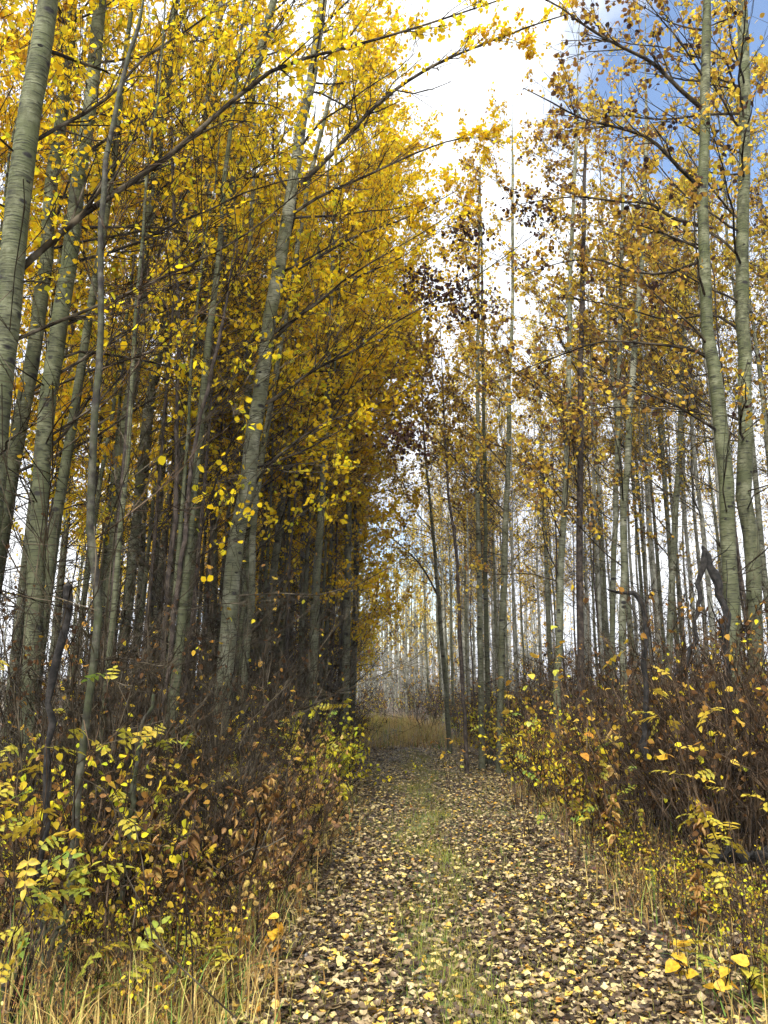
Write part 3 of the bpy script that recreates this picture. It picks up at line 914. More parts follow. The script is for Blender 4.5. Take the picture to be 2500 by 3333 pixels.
def f_right(rg):
    y = 9 + 27 * rg.uniform() ** 1.15
    return path_c(min(y, 24)) + 1.75 + rg.gamma(1.3, 2.6) + max(0, 3.0 - .3 * (y - 8)), y


def f_far(rg):
    y = rg.uniform(27, 42)
    return rg.uniform(-.17 * y - 1, .12 * y), y


rg = np.random.default_rng(5)
HEROES = [(SHORT[o['label']], o.location.x, o.location.y) for o in COL.objects if o.parent is None and o.get('label') in SHORT]
RANK = {}
ORD = ['first', 'second', 'third', 'fourth', 'fifth', 'sixth', 'seventh', 'eighth', 'ninth', 'tenth']


def near_label(kind, x, y, fallback, look):
    """second slender aspen behind the dark brown trunk - or the shared label of the stand"""
    d = sorted((math.hypot(x - hx_, y - hy_), n, hy_) for n, hx_, hy_ in HEROES)
    dist, n, hy_ = d[0]
    side = 'behind' if y > hy_ + .4 else ('in front of' if y < hy_ - .4 else 'beside')
    k = RANK.get((kind, n, side), 0)
    if dist > 6 or k > 9:
        return fallback, None
    RANK[(kind, n, side)] = k + 1
    return f'{ORD[k]} {look} {side} the {n}', None


LOOK_L = ['tall pale golden aspen', 'slim olive golden aspen', 'stout pale golden aspen', 'thin olive golden aspen', 'low-branched pale golden aspen']
LOOK_R = ['light grey thin-leaved aspen', 'tall pale thin-leaved aspen', 'short pale thin-leaved aspen', 'slim grey thin-leaved aspen', 'nearly leafless pale aspen']
pts = [(x, y, 0) for x, y in scatter(53, f_left, .6, taken, 21)]
pts += [(x, y, 1) for x, y in scatter(20, lambda r: ((lambda y: (path_c(y) - 1.9 - abs(r.normal(0, .6)), y))(10.0 + 11 * r.uniform())), .7, taken, 26)]
pts += [(x, y, 2) for x, y in scatter(16, lambda r: ((lambda y: (path_c(y) - 2.2 - r.gamma(1.6, 1.1), y))(7 + 5 * r.uniform())), .5, taken, 27)]
pts += [(x, y, 4) for x, y in scatter(32, lambda r: ((lambda y: (path_c(y) - 1.9 - r.gamma(1.7, 1.2), y))(5.6 + 8 * r.uniform())), .34, taken, 28)]
pts += [(x, y, 4) for x, y in scatter(22, lambda r: ((lambda y: (path_c(y) - 1.45 - r.gamma(1.3, .4), y))(9 + 9 * r.uniform())), .3, taken, 30)]
pts += [(x, y, 3) for x, y in ((-.95, 10.2), (-.62, 12.2), (-.6, 14.4), (-.95, 16.8))]
pts += [(path_c(y) - o_, y, 1) for y, o_ in ((17.6, 1.5), (19.6, 1.7), (21.8, 1.4), (24.2, 1.6), (27.0, 1.8))]
for (x, y, e) in sorted(pts, key=lambda p_: p_[1]):
    P_ = (LEFT, EDGE, STEM, OVER, SLIM)[e]
    k = rg.integers(len(P_))
    if e == 1:
        k = 2 if y > 17 else k % 2
    if e == 2:
        lab, look, grp = 'bare-stemmed aspen with high golden crown in the thick yellow stand', ('bare-stemmed olive aspen', 'thin dark bare stem', 'bare-stemmed tall aspen')[k], 'bare-stemmed aspens of the golden stand'
    elif e == 4:
        lab, look, grp = 'very slender leaning stem crowded into the golden stand', ('slender olive stem', 'thin dark leaning stem', 'slender mossy stem', 'slender grey-green stem')[k], 'slender stems of the golden stand'
    elif e == 3:
        lab, look, grp = 'tall golden aspen leaning its crown across the path', 'tall golden overhanging aspen', 'golden aspens overhanging the path'
    elif e:
        lab, look, grp = 'golden aspen standing along the path edge of the yellow stand', 'path-edge golden aspen', 'golden aspens along the path edge'
    else:
        lab, look, grp = 'slender aspen with dense golden leaves in the thick yellow stand', LOOK_L[k], 'aspens of the dense golden stand'
    lab = near_label(look, x, y, lab, look)[0]
    put_tree(*P_[k], 'aspen_tree', lab, grp, x, y, rg.uniform(-.9, .9), rg.uniform(.8, 1.1))
for (x, y) in sorted(scatter(62, lambda r: ((lambda y: (path_c(min(y, 20)) + 1.6 + r.gamma(1.7, 1.35) + max(0, 2.6 - .35 * (y - 8)), y))(9.5 + 14 * r.uniform())), .36, taken, 29), key=lambda p_: p_[1]):
    k = rg.integers(len(POLE))
    look = ('light grey pole-thin aspen', 'pale pole-thin aspen', 'very thin light grey stem', 'very thin dark stem')[k]
    lab = near_label(look, x, y, 'pole-thin light grey aspen crowded into the open stand', look)[0]
    put_tree(*POLE[k], 'aspen_tree', lab, 'pole-thin aspens of the open stand', x, y, rg.uniform(-.9, .9), rg.uniform(.85, 1.1))
for (x, y) in sorted(scatter(58, f_right, .5, taken, 22), key=lambda p_: p_[1]):
    k = rg.integers(len(RIGHT))
    lab = near_label(LOOK_R[k], x, y, 'slender pale aspen with thin withering leaves in the open stand', LOOK_R[k])[0]
    put_tree(*RIGHT[k], 'aspen_tree', lab, 'aspens of the thin-leaved open stand', x, y, rg.uniform(-.9, .9), rg.uniform(.78, 1.05))
for (x, y) in scatter(30, f_far, .7, taken, 23):
    if abs(x - path_c(y)) < 1.2:
        continue
    k = rg.integers(len(BARE))
    put_tree(*BARE[k], 'aspen_tree', 'nearly bare grey aspen in the stand closing the far end of the path', 'bare aspens at the end of the path', x, y, rg.uniform(0, 6.28), rg.uniform(.75, 1.1))


# the wood beyond, too far off to tell its trees apart
def far_wood(n):
    r_ = np.random.default_rng(9)
    g, c = Geo(), Geo()
    y = r_.uniform(36, 88, n)
    x = np.where(r_.uniform(0, 1, n) < .6, r_.uniform(-.2, .2, n), r_.uniform(-.62, .62, n)) * y
    ok = (np.abs(x) > .19 * y) | (y > 38)
    x, y = x[ok], y[ok]
    n = len(x)
    H = r_.uniform(8, 12.5, n)
    z = np.linspace(0, 1, 7)
    P = np.stack([x[:, None] + np.cumsum(r_.normal(0, .07, (n, 7)), 1), y[:, None] + np.cumsum(r_.normal(0, .07, (n, 7)), 1), z[None] * H[:, None] - .05], -1)
    Rr = r_.uniform(.04, .075, n)[:, None] * (1 - z[None] * .93)
    V, q = tubes(P, Rr, 5)
    g.add(V, Q=q, mat=0)
    B, BR_ = offshoots(r_, P, Rr, 10, .05, 1, .5, 1.1, npt=4, spread=.8, up=.25, rfac=.3, rmin=.006)
    V, q = tubes(B, BR_, 3)
    g.add(V, Q=q, mat=1)
    S, SR_ = offshoots(r_, B, BR_, 1, .2, 1, .5, .9, npt=3, rmin=.005)
    V, q = tubes(S, SR_, 3)
    g.add(V, Q=q, mat=1)
    sprinkle(r_, g, B, n * 75, .09, .15, mat=2, tint=tint_sparse)
    m_ = 3000
    yb = r_.uniform(26, 85, m_)
    xb = r_.uniform(-.6, .6, m_) * yb
    ok = np.abs(xb - path_c(yb)) > 1.3
    xb, yb = xb[ok], yb[ok]
    m_ = len(xb)
    hb = r_.uniform(.3, 1.3, m_)
    b0 = np.stack([xb, yb, hgt(xb, yb) - .03], 1)
    P = b0[:, None] + np.stack([r_.normal(0, .35, m_), r_.normal(0, .35, m_), hb], 1)[:, None] * np.array([0, .5, 1])[None, :, None]
    P[:, 1:] += r_.normal(0, .06, (m_, 2, 3))
    Rr = np.repeat(np.array([[.014, .01, .005]]), m_, 0)
    V, q = tubes(P, Rr, 3)
    g.add(V, Q=q, mat=1)
    S, SR_ = offshoots(r_, P, Rr, 3, .15, 1, .4, .8, npt=3, rmin=.006)
    V, q = tubes(S, SR_, 3)
    g.add(V, Q=q, mat=1)
    sprinkle(r_, g, S, m_ * 4, .06, .1, mat=2, tint=tint_brown)
    o = obj('far_wood', g.mesh('far_wood', [M['bark_grey'], M['twig_grey'], LS], smooth=False))
    tag(o, 'far aspen wood of grey stems and yellow leaves beyond the stands', 'wood', kind='stuff')


far_wood(560)

# ------------------------------------------------------------------ brush
def brush_mesh(seed, H, nst, spread, nleaf, twig, lsize=(.03, .055), leafmat='leaf_brush', tint=None, sub=4):
    rg = np.random.default_rng(seed)
    a = rg.uniform(0, 6.28, nst)
    b = np.sqrt(rg.uniform(0, 1, nst)) * .32
    base = np.stack([b * np.cos(a), b * np.sin(a), np.full(nst, -.04)], 1)
    L = H * rg.uniform(.55, 1.1, nst)
    az = a + rg.normal(0, .6, nst)
    npt = 7
    E = (R(86) - np.abs(rg.normal(0, spread, nst)))[:, None] + np.cumsum(rg.normal(0, .14, (nst, npt - 1)), 1)
    A = az[:, None] + np.cumsum(rg.normal(0, .4, (nst, npt - 1)), 1)
    D = np.stack([np.cos(E) * np.cos(A), np.cos(E) * np.sin(A), np.sin(E)], -1)
    P = np.concatenate([base[:, None], base[:, None] + np.cumsum(D * (L / (npt - 1))[:, None, None], 1)], 1)
    RR = rg.uniform(.0035, .0095, nst)[:, None] * np.linspace(1, .35, npt)[None]
    g = Geo()
    T1, T1R = offshoots(rg, P, RR, 6, .2, 1, .22, .55, spread=1.0, up=.2, rmin=.0018)
    T2, T2R = offshoots(rg, T1, T1R, sub, .2, 1, .3, .8, npt=3, rmin=.0022)
    for x_, y_, s in ((P, RR, 4), (T1, T1R, 3), (T2, T2R, 3)):
        V, q = tubes(x_, y_, s)
        g.add(V, Q=q)
    c = Geo()
    sprinkle(rg, c, T2, int(nleaf * .6), *lsize, tint=tint, tpl=LEAF * np.array([.8, 1, 1]), quads=LEAF_Q)
    sprinkle(rg, c, T1, int(nleaf * .4), *lsize, tint=tint, tpl=LEAF * np.array([.8, 1, 1]), quads=LEAF_Q)
    return g.mesh('brush_twigs', M[twig]), c.mesh('brush_leaves', M[leafmat])


t_brown = lambda rg, n: rg.beta(1.2, 1.9, n)
t_yel = lambda rg, n: .2 + .8 * rg.beta(2, 1.4, n)
BR_BARE = [brush_mesh(500 + i, h, 30, .36, nl, 'twig_red', tint=t_brown, sub=2) for i, (h, nl) in enumerate([(1.5, 190), (1.7, 240), (1.3, 280), (1.9, 180)])]
BR_LEFT = [brush_mesh(510 + i, h, 32, .26, nl, 'twig', tint=t_brown, sub=2) for i, (h, nl) in enumerate([(1.5, 60), (1.7, 90), (1.3, 120)])]
BR_TALL = [brush_mesh(520 + i, h, 18, .17, nl, 'twig', tint=t_brown, sub=3) for i, (h, nl) in enumerate([(2.6, 90), (2.2, 150), (3.0, 70)])]
BR_YEL = [brush_mesh(540 + i, h, 22, .34, nl, 'twig_red', (.04, .065), tint=t_yel, sub=3) for i, (h, nl) in enumerate([(1.1, 300), (.9, 250), (1.3, 340)])]
BR_BRIGHT = [brush_mesh(550 + i, h, 20, .4, nl, 'twig_red', (.045, .075), tint=lambda rg, n: .62 + .36 * rg.beta(2, 2, n), sub=3) for i, (h, nl) in enumerate([(1.2, 460), (1.0, 420)])]
BR_RUST = [brush_mesh(560 + i, h, 22, .34, nl, 'twig_red', (.03, .06), leafmat='leaf_tan', sub=3) for i, (h, nl) in enumerate([(1.0, 220), (.8, 200)])]


def put_brush(protos, label, group, x, y, rg, s=1.0, look=None):
    k = rg.integers(len(protos))
    if look:
        label = near_label(look, x, y, label, look)[0]
    t_ = thing('shrub', label, 'shrub', (x, y, float(hgt(x, y))), rg.uniform(0, 6.28), s * rg.uniform(.85, 1.12), group)
    obj('twig_mass', protos[k][0], t_)
    obj('foliage', protos[k][1], t_)


rg = np.random.default_rng(77)
tk = []


def strip(n, side, off, shape, k, y0, y1, p, mind, seed, extra=lambda y: 0):
    def f(r):
        y = y0 + (y1 - y0) * r.uniform() ** p
        sd_ = side or r.choice([-1, 1])
        return path_c(y) + sd_ * (off + r.gamma(shape, k) + extra(y)), y
    return sorted(scatter(n, f, mind, tk, seed), key=lambda q_: q_[1])


for (x, y) in strip(30, -1, 1.7, 1.4, .9, 4.8, 14, 1.2, .45, 31):
    put_brush(BR_TALL, 'tall leafless grey-brown shrub under the golden aspen stand', 'tall leafless shrubs', x, y, rg, look='tall grey-brown shrub')
for (x, y) in strip(34, -1, 1.5, 1.3, .55, 5.2, 15, 1.1, .34, 32):
    put_brush(BR_LEFT, 'dark brown bare shrub at the foot of the golden stand', 'bare brown shrubs under the golden stand', x, y, rg, .95, look='bare dark brown shrub')
for (x, y) in strip(84, 1, 1.5, 1.5, 1.1, 4.9, 15, 1.15, .36, 33, lambda y: max(0, .55 - .1 * (y - 5))):
    put_brush(BR_BARE, 'dense reddish-brown bare shrub in the thicket facing the golden stand', 'bare reddish shrubs of the thicket', x, y, rg, 1.0, look='dense reddish thicket shrub')
for (x, y) in strip(44, 0, 1.4, 1.2, .25, 7.5, 19, 1, .3, 34):
    put_brush(BR_YEL, 'low shrub with bright yellow leaves lining the path', 'low yellow shrubs lining the path', x, y, rg, .8, look='low yellow shrub')
for (x, y) in strip(12, -1, 1.4, 1.2, .2, 8, 15, 1, .35, 39) + strip(6, 1, 1.4, 1.2, .3, 9, 15, 1, .5, 40):
    put_brush(BR_BRIGHT, 'leafy shrub with glowing golden leaves at the path bend', 'golden leafy shrubs by the path bend', x, y, rg, .85, look='leafy golden shrub')
for (x, y) in strip(10, -1, 1.2, 1.2, .3, 4.4, 12, 1, .35, 35):
    put_brush(BR_RUST, 'low shrub with withered tan leaves hanging over the path edge', 'low tan shrubs on the verge', x, y, rg, .85, look='low tan-leaved shrub')
for (x, y) in strip(14, -1, 1.45, 1.3, .5, 4.3, 8.5, 1, .32, 43):
    put_brush(BR_YEL, 'waist-high bush with yellow-green leaves in the brown brush', 'waist-high yellow-green bushes', x, y, rg, .75, look='waist-high yellow-green bush')
for (x, y) in strip(20, -1, 1.15, 1.3, .5, 3.5, 7, 1, .22, 37):
    put_brush(BR_YEL if rg.uniform() < .6 else BR_RUST, 'knee-high autumn seedling bush in the grass verge', 'knee-high bushes in the grass', x, y, rg, .38, look='knee-high grass-verge bush')
for (x, y) in strip(18, 1, 1.25, 1.3, .5, 3.5, 7, 1, .25, 38):
    put_brush(BR_YEL if rg.uniform() < .35 else BR_RUST, 'knee-high bush with yellow and rusty leaves on the leafy verge', 'knee-high bushes on the leafy verge', x, y, rg, .36, look='knee-high autumn bush')
for (x, y) in scatter(50, lambda r: ((lambda y: (r.uniform(-.2, .16) * y, y))(r.uniform(21, 34))), .5, tk, 36):
    if abs(x - path_c(y)) > 1.0:
        put_brush(BR_BARE + BR_YEL[:1], 'brownish shrub at the feet of the far bare aspens', 'shrubs at the far end', x, y, rg, .8)

# ------------------------------------------------------------------ plants with leaves that can be picked apart
BIG_LEAF = []
for i in range(5):
    r_ = np.random.default_rng(600 + i)
    g = Geo()
    leaves(g, np.zeros((1, 3)), np.array([[0, 1.0, 0]]), np.array([[0, 0, 1.0]]), np.array([1.0]), np.array([.15 + .17 * i]), LEAF, LEAF_Q, np.array([r_.normal(0, .3)]))
    BIG_LEAF.append(g.mesh('large_leaf', M['leaf_big']))


def compound(tint, n=3):
    g = Geo()
    V, q = tubes(np.array([[0, 0, 0], [0, .5, .03], [0, .92, -.02]]), np.array([.008, .007, .005]), 3)
    g.add(V, Q=q, tint=tint)
    pos, d = [], []
    for k in range(n):
        for s in (-1, 1):
            pos.append([0, .26 + .24 * k, .02])
            d.append([s, .35, -.12])
    pos.append([0, .9, -.02])
    d.append([0, 1, -.15])
    r_ = np.random.default_rng(int(tint * 1000))
    leaves(g, np.array(pos), np.array(d, float) + r_.normal(0, .1, (len(d), 3)), np.array([[0, 0, 1.0]] * len(d)) + r_.normal(0, .25, (len(d), 3)), r_.uniform(.24, .31, len(d)), np.clip(tint + r_.normal(0, .1, len(d)), 0, 1), LEAF * np.array([.68, 1, 1]), LEAF_Q)
    return g.mesh('compound_leaf', M['leaf_lime'])


COMP = [compound(t_) for t_ in (.08, .25, .42, .7)]
BUDGET = {'leaf': 0}


def leafy_plant(seed, label, x, y, H, nst, nleaf, meshes, smin, smax, group=None, name='shrub', cat='shrub', twig='twig_red', spread=.3, arch=0.0, lo=.35):
    rg = np.random.default_rng(seed)
    root = thing(name, label, cat, (x, y, float(hgt(x, y))), group=group)
    a = rg.uniform(0, 6.28, nst)
    npt = 7
    L = H * rg.uniform(.8, 1.1, nst)
    E = (R(86) - np.abs(rg.normal(0, spread, nst)))[:, None] - arch * np.linspace(0, 1, npt - 1)[None] + np.cumsum(rg.normal(0, .06, (nst, npt - 1)), 1)
    A = a[:, None] + np.cumsum(rg.normal(0, .2, (nst, npt - 1)), 1)
    D = np.stack([np.cos(E) * np.cos(A), np.cos(E) * np.sin(A), np.sin(E)], -1)
    b0 = np.stack([.07 * np.cos(a), .07 * np.sin(a), np.full(nst, -.03)], 1)
    P = np.concatenate([b0[:, None], b0[:, None] + np.cumsum(D * (L / (npt - 1))[:, None, None], 1)], 1)
    RR = rg.uniform(.003, .0055, nst)[:, None] * np.linspace(1, .4, npt)[None]
    T1, T1R = offshoots(rg, P, RR, 4, lo, 1, .15, .35, spread=.8, up=.2)
    for k in range(nst):
        g = Geo()
        V, q = tubes(P[k], RR[k], 4)
        g.add(V, Q=q)
        V, q = tubes(T1[k * 4:k * 4 + 4], T1R[k * 4:k * 4 + 4], 3)
        g.add(V, Q=q)
        obj('stem', g.mesh('plant_stem', M[twig], smooth=True), root)
    for k in range(nleaf):
        if rg.uniform() < .7:
            c_ = T1[rg.integers(len(T1))]
        else:
            c_ = P[rg.integers(nst)]
        t_ = rg.uniform(.4, 1) * (len(c_) - 1)
        i = min(int(t_), len(c_) - 2)
        p = c_[i] * (1 - t_ + i) + c_[i + 1] * (t_ - i)
        d = Vector((rg.normal(), rg.normal(), rg.normal() * .4 - .25)).normalized()
        o = obj('leaf', meshes[rg.integers(len(meshes))], root, p)
        q_ = d.to_track_quat('Y', 'Z')
        o.rotation_mode = 'QUATERNION'
        o.rotation_quaternion = q_ @ Vector((0, 0, 1)).rotation_difference(Vector((rg.normal() * .5, rg.normal() * .2, 1)))
        s = rg.uniform(smin, smax)
        o.scale = (s, s, s)
        BUDGET['leaf'] += 1
    return root


def at_px(xd, yd_top, Y):
    p, _ = pix(xd, yd_top, Y)
    return p[0], Y, p[2]


# yellow-green rose bushes (left verge, then thicket side)
for i, (xd, yt, Y, nst, nl, lab) in enumerate([
        (60, 1480, 3.75, 5, 30, 'wild rose with lime leaflets in front of the lichen-stemmed sapling'),
        (30, 1760, 3.6, 5, 30, 'low wild rose with lime leaflets beside the rotten red stump'),
        (270, 1490, 4.6, 4, 20, 'wild rose with yellowing leaflets behind the lichen-stemmed sapling'),
        (410, 1640, 5.0, 3, 24, 'upright wild rose with bright yellow-green leaves amid brown brush'),
        (550, 1590, 6.0, 3, 16, 'wild rose with pale yellow leaflets near the tan verge plants'),
        (650, 1500, 8.0, 3, 16, 'wild rose with green leaflets close to the tall forked aspen'),
        (1600, 1430, 4.6, 5, 40, 'tall wild rose with golden leaflets reaching out over the thicket'),
        (1650, 1640, 4.4, 3, 12, 'wild rose with golden leaflets beside the fallen log'),
        (1240, 1560, 7.0, 4, 22, 'wild rose with green leaflets on the thicket edge'),
        (1120, 1500, 9.0, 4, 20, 'wild rose with lime leaflets between thicket and path bend'),
        (1630, 1270, 7.6, 3, 14, 'wild rose with fresh green leaflets climbing by the twin grey aspen'),
        (1560, 1980, 3.9, 4, 14, 'low wild rose with yellow leaflets on the leafy verge below the log'),
        (470, 2010, 3.75, 4, 14, 'small wild rose with fresh lime leaves low in the dry grass by the path'),
        (250, 2060, 3.6, 3, 10, 'small wild rose with green leaflets under the lichen-stemmed sapling'),
        (1330, 1580, 6.2, 3, 10, 'thin wild rose with pale lime leaves standing in the thicket')]):
    x, y, z = at_px(xd, yt, Y)
    leafy_plant(700 + i, lab, x, y, max(.4, z), nst, nl, COMP[:2] if 'golden' in lab else COMP, .12, .175, name='rose_bush', spread=.26)
# poplar suckers with large yellow leaves
for i, (xd, yt, Y, nst, nl, lab) in enumerate([
        (1210, 1330, 6.6, 3, 12, 'poplar sucker with large golden leaves rising above the thicket edge'),
        (1320, 1370, 6.4, 3, 12, 'poplar sucker with large golden leaves near the bent black sapling'),
        (1130, 1440, 7.6, 3, 12, 'poplar sucker with amber leaves at the path end of the thicket'),
        (1530, 1330, 6.0, 2, 8, 'poplar sucker with one big orange leaf beside the broken snag'),
        (1450, 1520, 5.2, 2, 5, 'short poplar sucker with a very large pale round leaf'),
        (1380, 1600, 5.4, 2, 7, 'poplar sucker with pale green drooping leaves in the thicket'),
        (1500, 1960, 3.85, 3, 12, 'low poplar sucker with yellow leaves on the leaf-covered verge'),
        (635, 1950, 4.5, 2, 10, 'small bright yellow seedling at the grassy path edge'),
        (980, 1590, 10.5, 4, 18, 'bushy yellow sucker at the path bend under the lone aspen'),
        (590, 1400, 8.2, 3, 10, 'poplar sucker with amber leaves below the forked aspen'),
        (520, 1170, 7.2, 2, 6, 'tall thin sucker with a few amber leaves before the forked aspen'),
        (1600, 2080, 3.7, 3, 10, 'sprawling yellow-leaved sucker among the rusty verge leaves')]):
    x, y, z = at_px(xd, yt, Y)
    leafy_plant(740 + i, lab, x, y, max(.22, z), nst, nl, BIG_LEAF, .05, .082, name='poplar_sucker', cat='seedling', spread=.16)

# withered herbs with narrow tan leaves
HERB = []
for i in range(4):
    r_ = np.random.default_rng(640 + i)
    st, lf = Geo(), Geo()
    H = .75 + .12 * i
    zz = np.linspace(-.03, H, 8)
    P = np.stack([np.cumsum(r_.normal(0, .015, 8)) + .12 * (zz / H) ** 2, np.cumsum(r_.normal(0, .015, 8)), zz], 1)
    V, q = tubes(P, np.linspace(.005, .002, 8), 4)
    st.add(V, Q=q)
    n = 42
    zt = r_.uniform(.2, 1, n)
    pos = np.stack([np.interp(zt * H, zz, P[:, k]) for k in range(3)], 1)
    a = np.arange(n) * 2.4
    leaves(lf, pos, np.stack([np.cos(a), np.sin(a), r_.normal(-.7, .5, n)], 1), unit(r_.normal(0, .4, (n, 3)) + np.array([0, 0, 1])), r_.uniform(.07, .12, n) * (1.15 - .4 * zt), r_.beta(2, 2, n), NARROW * np.array([1.2, 1, 1]), SMALL_Q, r_.normal(-.5, .3, n))
    HERB.append((st.mesh('herb_stem', M['twig_red']), lf.mesh('herb_foliage', M['leaf_tan'])))
rg = np.random.default_rng(91)
hk = []
for (x, y) in scatter(46, lambda r: ((lambda y: (path_c(y) - 1.0 - r.gamma(1.3, .4), y))(3.8 + 6.5 * r.uniform() ** 1.3)), .16, hk, 41) + \
        scatter(12, lambda r: ((lambda y: (path_c(y) + 1.25 + r.gamma(1.2, .3), y))(4 + 5 * r.uniform())), .18, hk, 42):
    k = rg.integers(4)
    t_ = thing('withered_herb', near_label('herb', x, y, 'withered herb with drooping narrow tan leaves on the grassy verge', 'withered tan herb')[0], 'herb', (x, y, float(hgt(x, y))), rg.uniform(0, 6.28), rg.uniform(.55, 1.0), 'withered herbs on the verge')
    obj('stem', HERB[k][0], t_)
    obj('foliage', HERB[k][1], t_)

# ------------------------------------------------------------------ dead wood
def dead_wood(name, label, cat, parts, Y, mat, seed, dY=0.0, twigs=6, sides=9):
    rg = np.random.default_rng(seed)
    root = None
    for (pn, pl) in parts:
        W = []
        for k, (xd, yd, w) in enumerate(pl):
            p, mpp = pix(xd, yd, Y + dY * k / len(pl))
            W.append([*p, w * mpp / 2])
        C = resample(np.array(W), 18)
        if root is None:
            low = C[np.argmin(C[:, 2])]
            base = np.array([low[0], low[1], float(hgt(low[0], low[1]))])
            root = thing(name, label, cat, base)
        C[:, :3] -= base
        C[:, :3] += rg.normal(0, .012, (18, 3))
        r_ = C[:, 3] * rg.uniform(.72, 1.22, 18)
        V, q = tubes(C[:, :3], r_, sides)
        g = Geo().add(V, Q=q)
        for e, s_ in ((0, -1), (-1, 1)):                 # ragged broken ends
            ring = V[:sides] if e == 0 else V[-sides:]
            tip = C[e, :3] + unit(C[e, :3] - C[e + (1 if e == 0 else -1), :3]) * r_[e] * 1.2
            g.add(np.vstack([ring, tip]), T=[[i, (i + 1) % sides, sides][::s_] for i in range(sides)])
        if twigs:
            T1, T1R = offshoots(rg, C[None, :, :3], r_[None] * .4, twigs, .1, .95, .15, .45, spread=1.0, up=.1)
            V, q = tubes(T1, T1R, 4)
            g.add(V, Q=q)
        obj(pn, g.mesh(name, mat, smooth=True), root)
    return root


dead_wood('broken_snag', 'black broken snag bent over like an upturned V against the grey aspen', 'snag',
          [('trunk', [(1575, 1560, 19), (1570, 1430, 18), (1566, 1340, 20), (1552, 1290, 15), (1549, 1255, 17), (1534, 1226, 20), (1527, 1200, 17), (1521, 1180, 7)]),
           ('branch', [(1523, 1192, 12), (1519, 1222, 13), (1508, 1262, 9), (1510, 1300, 11), (1501, 1330, 8), (1502, 1385, 9), (1486, 1412, 7), (1478, 1440, 8), (1455, 1466, 5)])], 7.0, M['charred'], 1, twigs=5)
dead_wood('dead_sapling', 'black dead sapling with its top bent level above the thicket', 'sapling',
          [('trunk', [(1398, 1640, 16), (1396, 1540, 15), (1394, 1437, 13), (1394, 1327, 13), (1379, 1290, 12), (1350, 1284, 8), (1319, 1278, 4)])], 6.2, M['charred'], 2, twigs=9)
dead_wood('dead_sapling', 'thin black snapped sapling standing beside the lichen-stemmed sapling', 'sapling',
          [('trunk', [(72, 2175, 13), (75, 2081, 13), (82, 1881, 14), (100, 1706, 14), (115, 1521, 15), (135, 1380, 17), (150, 1268, 17)])], 3.95, M['charred'], 3, twigs=8)
dead_wood('dead_sapling', 'dark forked dead stem in the grass behind the lichen-stemmed sapling', 'sapling',
          [('trunk', [(262, 1960, 16), (278, 1830, 15), (290, 1690, 13), (300, 1600, 10), (330, 1500, 7)])], 4.6, M['bark_mossy'], 4, twigs=7)
dead_wood('dead_sapling', 'small mossy forked sapling rising from grass by the rotten stump', 'sapling',
          [('trunk', [(98, 2200, 13), (95, 2120, 12), (105, 2080, 11), (130, 2010, 8), (150, 1960, 6)]), ('branch', [(97, 2110, 9), (92, 2030, 8), (95, 1960, 6), (110, 1900, 4)])], 3.85, M['bark_mossy'], 5, twigs=6)
dead_wood('fallen_log', 'dark fallen log lying on leaves under the thicket', 'log', [('trunk', [(1520, 1852, 24), (1570, 1849, 27), (1630, 1852, 27), (1700, 1850, 26)])], 4.95, M['charred'], 6, twigs=0, sides=12)
dead_wood('rotten_stump', 'short rotten reddish stump standing in dry grass', 'stump', [('trunk', [(40, 2230, 30), (44, 2180, 28), (50, 2125, 22)])], 3.75, M['rotten'], 7, twigs=0, sides=11)

# ------------------------------------------------------------------ grass
def blades(geo, rg, x, y, h, w, bend, tint):
    n = len(x)
    az = rg.uniform(0, 6.28, n)
    d = np.stack([np.cos(az), np.sin(az), 0 * az], 1)
    s = np.stack([-np.sin(az), np.cos(az), 0 * az], 1)
    b = np.stack([x, y, hgt(x, y) - .01], 1)
    V = []
    for t_ in (0, .4, .75, 1.0):
        c = b + d * (bend * h * t_ ** 2)[:, None] + np.array([0, 0, 1]) * (h * (t_ - .35 * bend * t_ ** 2.5))[:, None]
        ww = (w * (1 - t_ ** 2) + .0004)[:, None]
        V += [c - s * ww, c + s * ww]
    V = np.stack(V, 1)
    i = (np.arange(n) * 8)[:, None, None]
    q = np.array([[0, 1, 3, 2], [2, 3, 5, 4], [4, 5, 7, 6]])[None] + i
    geo.add(V.reshape(-1, 3), Q=q.reshape(-1, 4), tint=np.repeat(tint, 8))


rg = np.random.default_rng(55)


def grass_field(name, label, n, fy, fx, hlo, hhi, mat, tint, wlo=.0018, whi=.004, clump=.12):
    g = Geo()
    nc = max(1, n // 14)
    cy = fy(nc)
    cx = fx(cy)
    x = np.repeat(cx, 14) + rg.normal(0, clump, nc * 14)
    y = np.repeat(cy, 14) + rg.normal(0, clump, nc * 14)
    n = len(x)
    sc_ = np.repeat(rg.uniform(.6, 1.15, nc), 14)
    blades(g, rg, x, y, rg.uniform(hlo, hhi, n) * sc_, rg.uniform(wlo, whi, n), np.abs(rg.normal(.4, .5, n)), np.clip(tint(n) + np.repeat(rg.normal(0, .25, nc), 14), 0, 1))
    o = obj(name, g.mesh(name, mat))
    tag(o, label, 'grass', kind='stuff')
    return o


